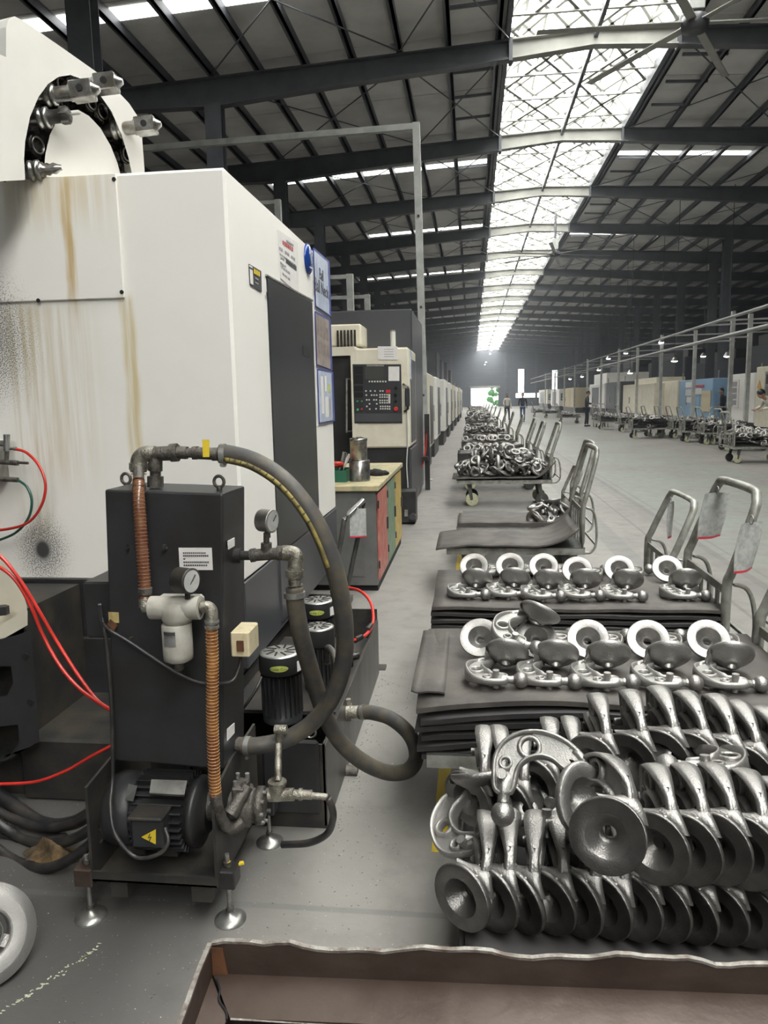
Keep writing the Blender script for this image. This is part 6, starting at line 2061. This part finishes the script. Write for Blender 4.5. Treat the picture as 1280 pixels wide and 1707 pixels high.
def person(loc, rz, label, shirt, trousers, H=1.70, pose='walk', group=None):
    t = thing('person', label, 'person', loc, group, rz)
    s = H / 1.70
    bend = {'walk': 0.0, 'stand': 0.05, 'stoop': .75}[pose]
    st = {'walk': .20, 'stand': .04, 'stoop': .08}[pose]

    def up(x, y, z):
        """torso point, leaning forward (-y is forward) about the hips"""
        dz = z - .92
        return (x * s, (y - math.sin(bend) * dz) * s, (.92 + math.cos(bend) * dz) * s)
    J = {'pelvis': ((0, 0, .92 * s), (.15 * s, .11 * s)), 'waist': (up(0, 0, 1.08), (.135 * s, .095 * s)), 'chest': (up(0, 0, 1.28), (.16 * s, .11 * s)), 'neck': (up(0, -.01, 1.43), .055 * s), 'head0': (up(0, -.02, 1.50), .05 * s)}
    E_ = [('pelvis', 'waist'), ('waist', 'chest'), ('chest', 'neck'), ('neck', 'head0')]
    arms = {'walk': ((.23, .10, 1.12), (.24, -.02, .90), (-.23, -.06, 1.12), (-.2, -.2, .98)), 'stand': ((.22, -.05, 1.12), (.16, -.22, 1.10), (-.22, -.05, 1.12), (-.16, -.22, 1.08)), 'stoop': ((.24, -.20, 1.15), (.16, -.42, 1.08), (-.24, -.20, 1.15), (-.16, -.42, 1.08))}[pose]
    for sd, (el, wr) in ((1, arms[:2]), (-1, arms[2:])):
        n_ = 'r' if sd > 0 else 'l'
        J['sh' + n_] = (up(sd * .17, 0, 1.38), .062 * s)
        J['el' + n_] = (up(*el), .045 * s)
        J['wr' + n_] = (up(*wr), .032 * s)
        E_ += [('chest', 'sh' + n_), ('sh' + n_, 'el' + n_), ('el' + n_, 'wr' + n_)]
    skin_body('shirt', J, E_, shirt, t)
    L = {'pelvis': ((0, 0, .94 * s), (.155 * s, .115 * s))}
    EL = []
    for sd in (1, -1):
        n_ = 'r' if sd > 0 else 'l'
        f = sd * st
        L['hip' + n_] = ((sd * .09 * s, 0, .86 * s), .085 * s)
        L['kn' + n_] = ((sd * .10 * s, (-f * .6 - .03) * s, .48 * s), .06 * s)
        L['an' + n_] = ((sd * .10 * s, (-f) * s, .09 * s), .048 * s)
        EL += [('pelvis', 'hip' + n_), ('hip' + n_, 'kn' + n_), ('kn' + n_, 'an' + n_)]
        MB().sphere((sd * .10 * s, (-f - .05) * s, .045 * s), .06 * s, 10, 6, (.75, 1.9, .72)).build('shoe', 'black_paint', t, world=False)
    skin_body('trousers', L, EL, trousers, t)
    hc_ = Vector(up(0, -.035, 1.60))
    hd_ = MB().sphere(hc_, .098 * s, 16, 12, (.82, .98, 1.15))
    hd_.sphere(hc_ + Vector((0, -.095 * s, -.01 * s)), .018 * s, 8, 6, (.8, 1, 1.3))
    for sd in (1, -1):
        hd_.sphere(hc_ + Vector((sd * .082 * s, .005, -.01 * s)), .02 * s, 8, 6, (.5, 1, 1.4))
    hd_.cyl(Vector(up(0, -.01, 1.44)), hc_ - Vector((0, 0, .05 * s)), .05 * s, 10)
    hd = hd_.build('head', 'skin', t, world=False)
    MB().sphere(Vector(up(0, -.017, 1.637)), .103 * s, 16, 10, (.86, .98, .98)).build('hair', 'hair', t, world=False)
    for sd in (1, -1):
        MB().sphere(hc_ + Vector((sd * .033 * s, -.088 * s, .012 * s)), .011 * s, 8, 6).build('eye', 'ink', hd, world=False)
    MB().box(hc_.x - .022 * s, hc_.x + .022 * s, hc_.y - .094 * s, hc_.y - .085 * s, hc_.z - .052 * s, hc_.z - .044 * s).build('mouth', 'ink_red', hd, world=False)
    for sd in (1, -1):
        w = Vector(J['wr' + ('r' if sd > 0 else 'l')][0])
        e = Vector(J['el' + ('r' if sd > 0 else 'l')][0])
        d = (w - e).normalized()
        a, b, _ = basis(d)
        hm = MB().sphere(w + d * .045 * s, .04 * s, 10, 6, (.75, .9, 1.0))
        for k in range(4):
            o = w + d * .065 * s + a * (k - 1.5) * .017 * s
            hm.tube([o, o + d * (.035 + .004 * (1.5 - abs(k - 1.5))) * s, o + d * .055 * s + b * .02 * s], .0085 * s, 6)
        o = w + d * .03 * s + a * .035 * s
        hm.tube([o, o + a * .02 * s + d * .025 * s, o + a * .018 * s + d * .05 * s], .0095 * s, 6)
        hm.build('hand', 'skin', t, world=False)
    return t


p = at(845, 703, Z=0)
person((p.x, p.y, 0), .1, 'person in a pale shirt and dark trousers walking in the aisle', 'cloth_white', 'cloth_navy')
p = at(871, 703, Z=0)
person((p.x, p.y, 0), -.1, 'person in a dark top and blue jeans walking in the aisle', 'cloth_navy', 'cloth_blue')
p = at(977, 711, Z=0)
person((p.x, p.y, 0), 1.3, 'person in black clothes standing among the carts across the aisle', 'cloth_navy', 'cloth_navy', pose='stand')
p = at(1279, 667, Y=20.5)
person((p.x + .30, 20.5, 0), -1.35, 'person stooping over a cart, dark hair, at the picture edge', 'cloth_white', 'cloth_navy', H=1.74, pose='stoop')
p = at(1203, 690, Y=31)
person((9.9, at(1203, 690, X=9.9).y, 0), -1.2, 'person in dark clothes bending between the white and sky blue machines', 'cloth_navy', 'cloth_navy', H=1.66, pose='stand')

# ------------------------------------------------------------------ carts across the aisle
def rcart(px, py, rz, label, load, sx=.9):
    p = at(px, py, Z=0)
    c = put_cart(p.x, p.y + .3, label, rz=rz, sx=sx, group='platform carts across the aisle')
    ca, sa = math.cos(rz), math.sin(rz)

    def T(x, y, z):
        return (p.x + ca * x - sa * y, p.y + .3 + sa * x + ca * y, z)
    if load:
        st = thing('mat_stack', 'layered stack on the %s' % label, 'stack', T(0, 0, .365), 'stacks on carts across the aisle')
        n = load
        for k in range(n):
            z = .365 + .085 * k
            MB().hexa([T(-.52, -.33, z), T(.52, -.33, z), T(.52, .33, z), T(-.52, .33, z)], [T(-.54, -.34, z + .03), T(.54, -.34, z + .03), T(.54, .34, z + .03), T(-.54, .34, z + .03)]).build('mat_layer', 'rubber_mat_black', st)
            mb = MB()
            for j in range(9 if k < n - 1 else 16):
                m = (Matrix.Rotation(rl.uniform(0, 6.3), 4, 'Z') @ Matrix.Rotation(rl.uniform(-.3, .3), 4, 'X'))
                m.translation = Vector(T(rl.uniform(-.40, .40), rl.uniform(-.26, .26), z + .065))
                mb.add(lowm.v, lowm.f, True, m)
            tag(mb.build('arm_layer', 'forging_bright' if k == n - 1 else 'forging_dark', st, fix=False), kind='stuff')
    return c


rcart(1268, 772, PI, 'cart at the picture edge across the aisle', 3)
rcart(1246, 752, PI, 'second cart from the picture edge across the aisle', 2)
rcart(1225, 743, PI / 2 + .3, 'cart seen end on before the white machine', 3)
rcart(1172, 737, PI, 'cart of layered arms before the sky blue machine', 4)
rcart(1150, 731, PI, 'cart behind the layered arms before the sky blue machine', 3)
rcart(1128, 727, PI, 'third cart in the cluster before the cream machines', 3)
rcart(1082, 731, PI, 'lone cart of layered arms before the boxy cream machine', 4)
rcart(1022, 716, PI, 'cart with a thick black load before the charcoal machine', 3)
rcart(1003, 712, PI / 2, 'cart seen end on beside the person in black', 3)
rcart(950, 706, PI, 'cart with low load left of the person in black', 2)
rcart(922, 697, PI, 'distant cart before the yellowish machine', 2)
rcart(1206, 741, PI, 'cart between the end on cart and the layered arms', 3)
rcart(1106, 728, PI, 'cart behind the lone cart of layered arms', 3)
rcart(1058, 720, PI, 'cart past the lone cart toward the charcoal machine', 3)
rcart(902, 695, PI, 'most distant loaded cart across the aisle', 2)
# ------------------------------------------------------------------ dusty air deep in the hall
hm = bpy.data.materials.new('dusty_air')
hm.use_nodes = True
hn = hm.node_tree
hn.nodes.remove(hn.nodes['Principled BSDF'])
vs_ = hn.nodes.new('ShaderNodeVolumeScatter')
vs_.inputs['Color'].default_value = (0.86, 0.92, 1.0, 1)
vs_.inputs['Density'].default_value = 0.0023
vs_.inputs['Anisotropy'].default_value = 0.2
hn.links.new(vs_.outputs[0], hn.nodes['Material Output'].inputs['Volume'])
M['dusty_air'] = hm
hz_ = MB().box(XL + .1, XR - .1, 14.0, YF - .4, .02, 8.0).build('haze', 'dusty_air')
tag(hz_, 'thin dusty haze deep in the hall', 'haze', kind='stuff')
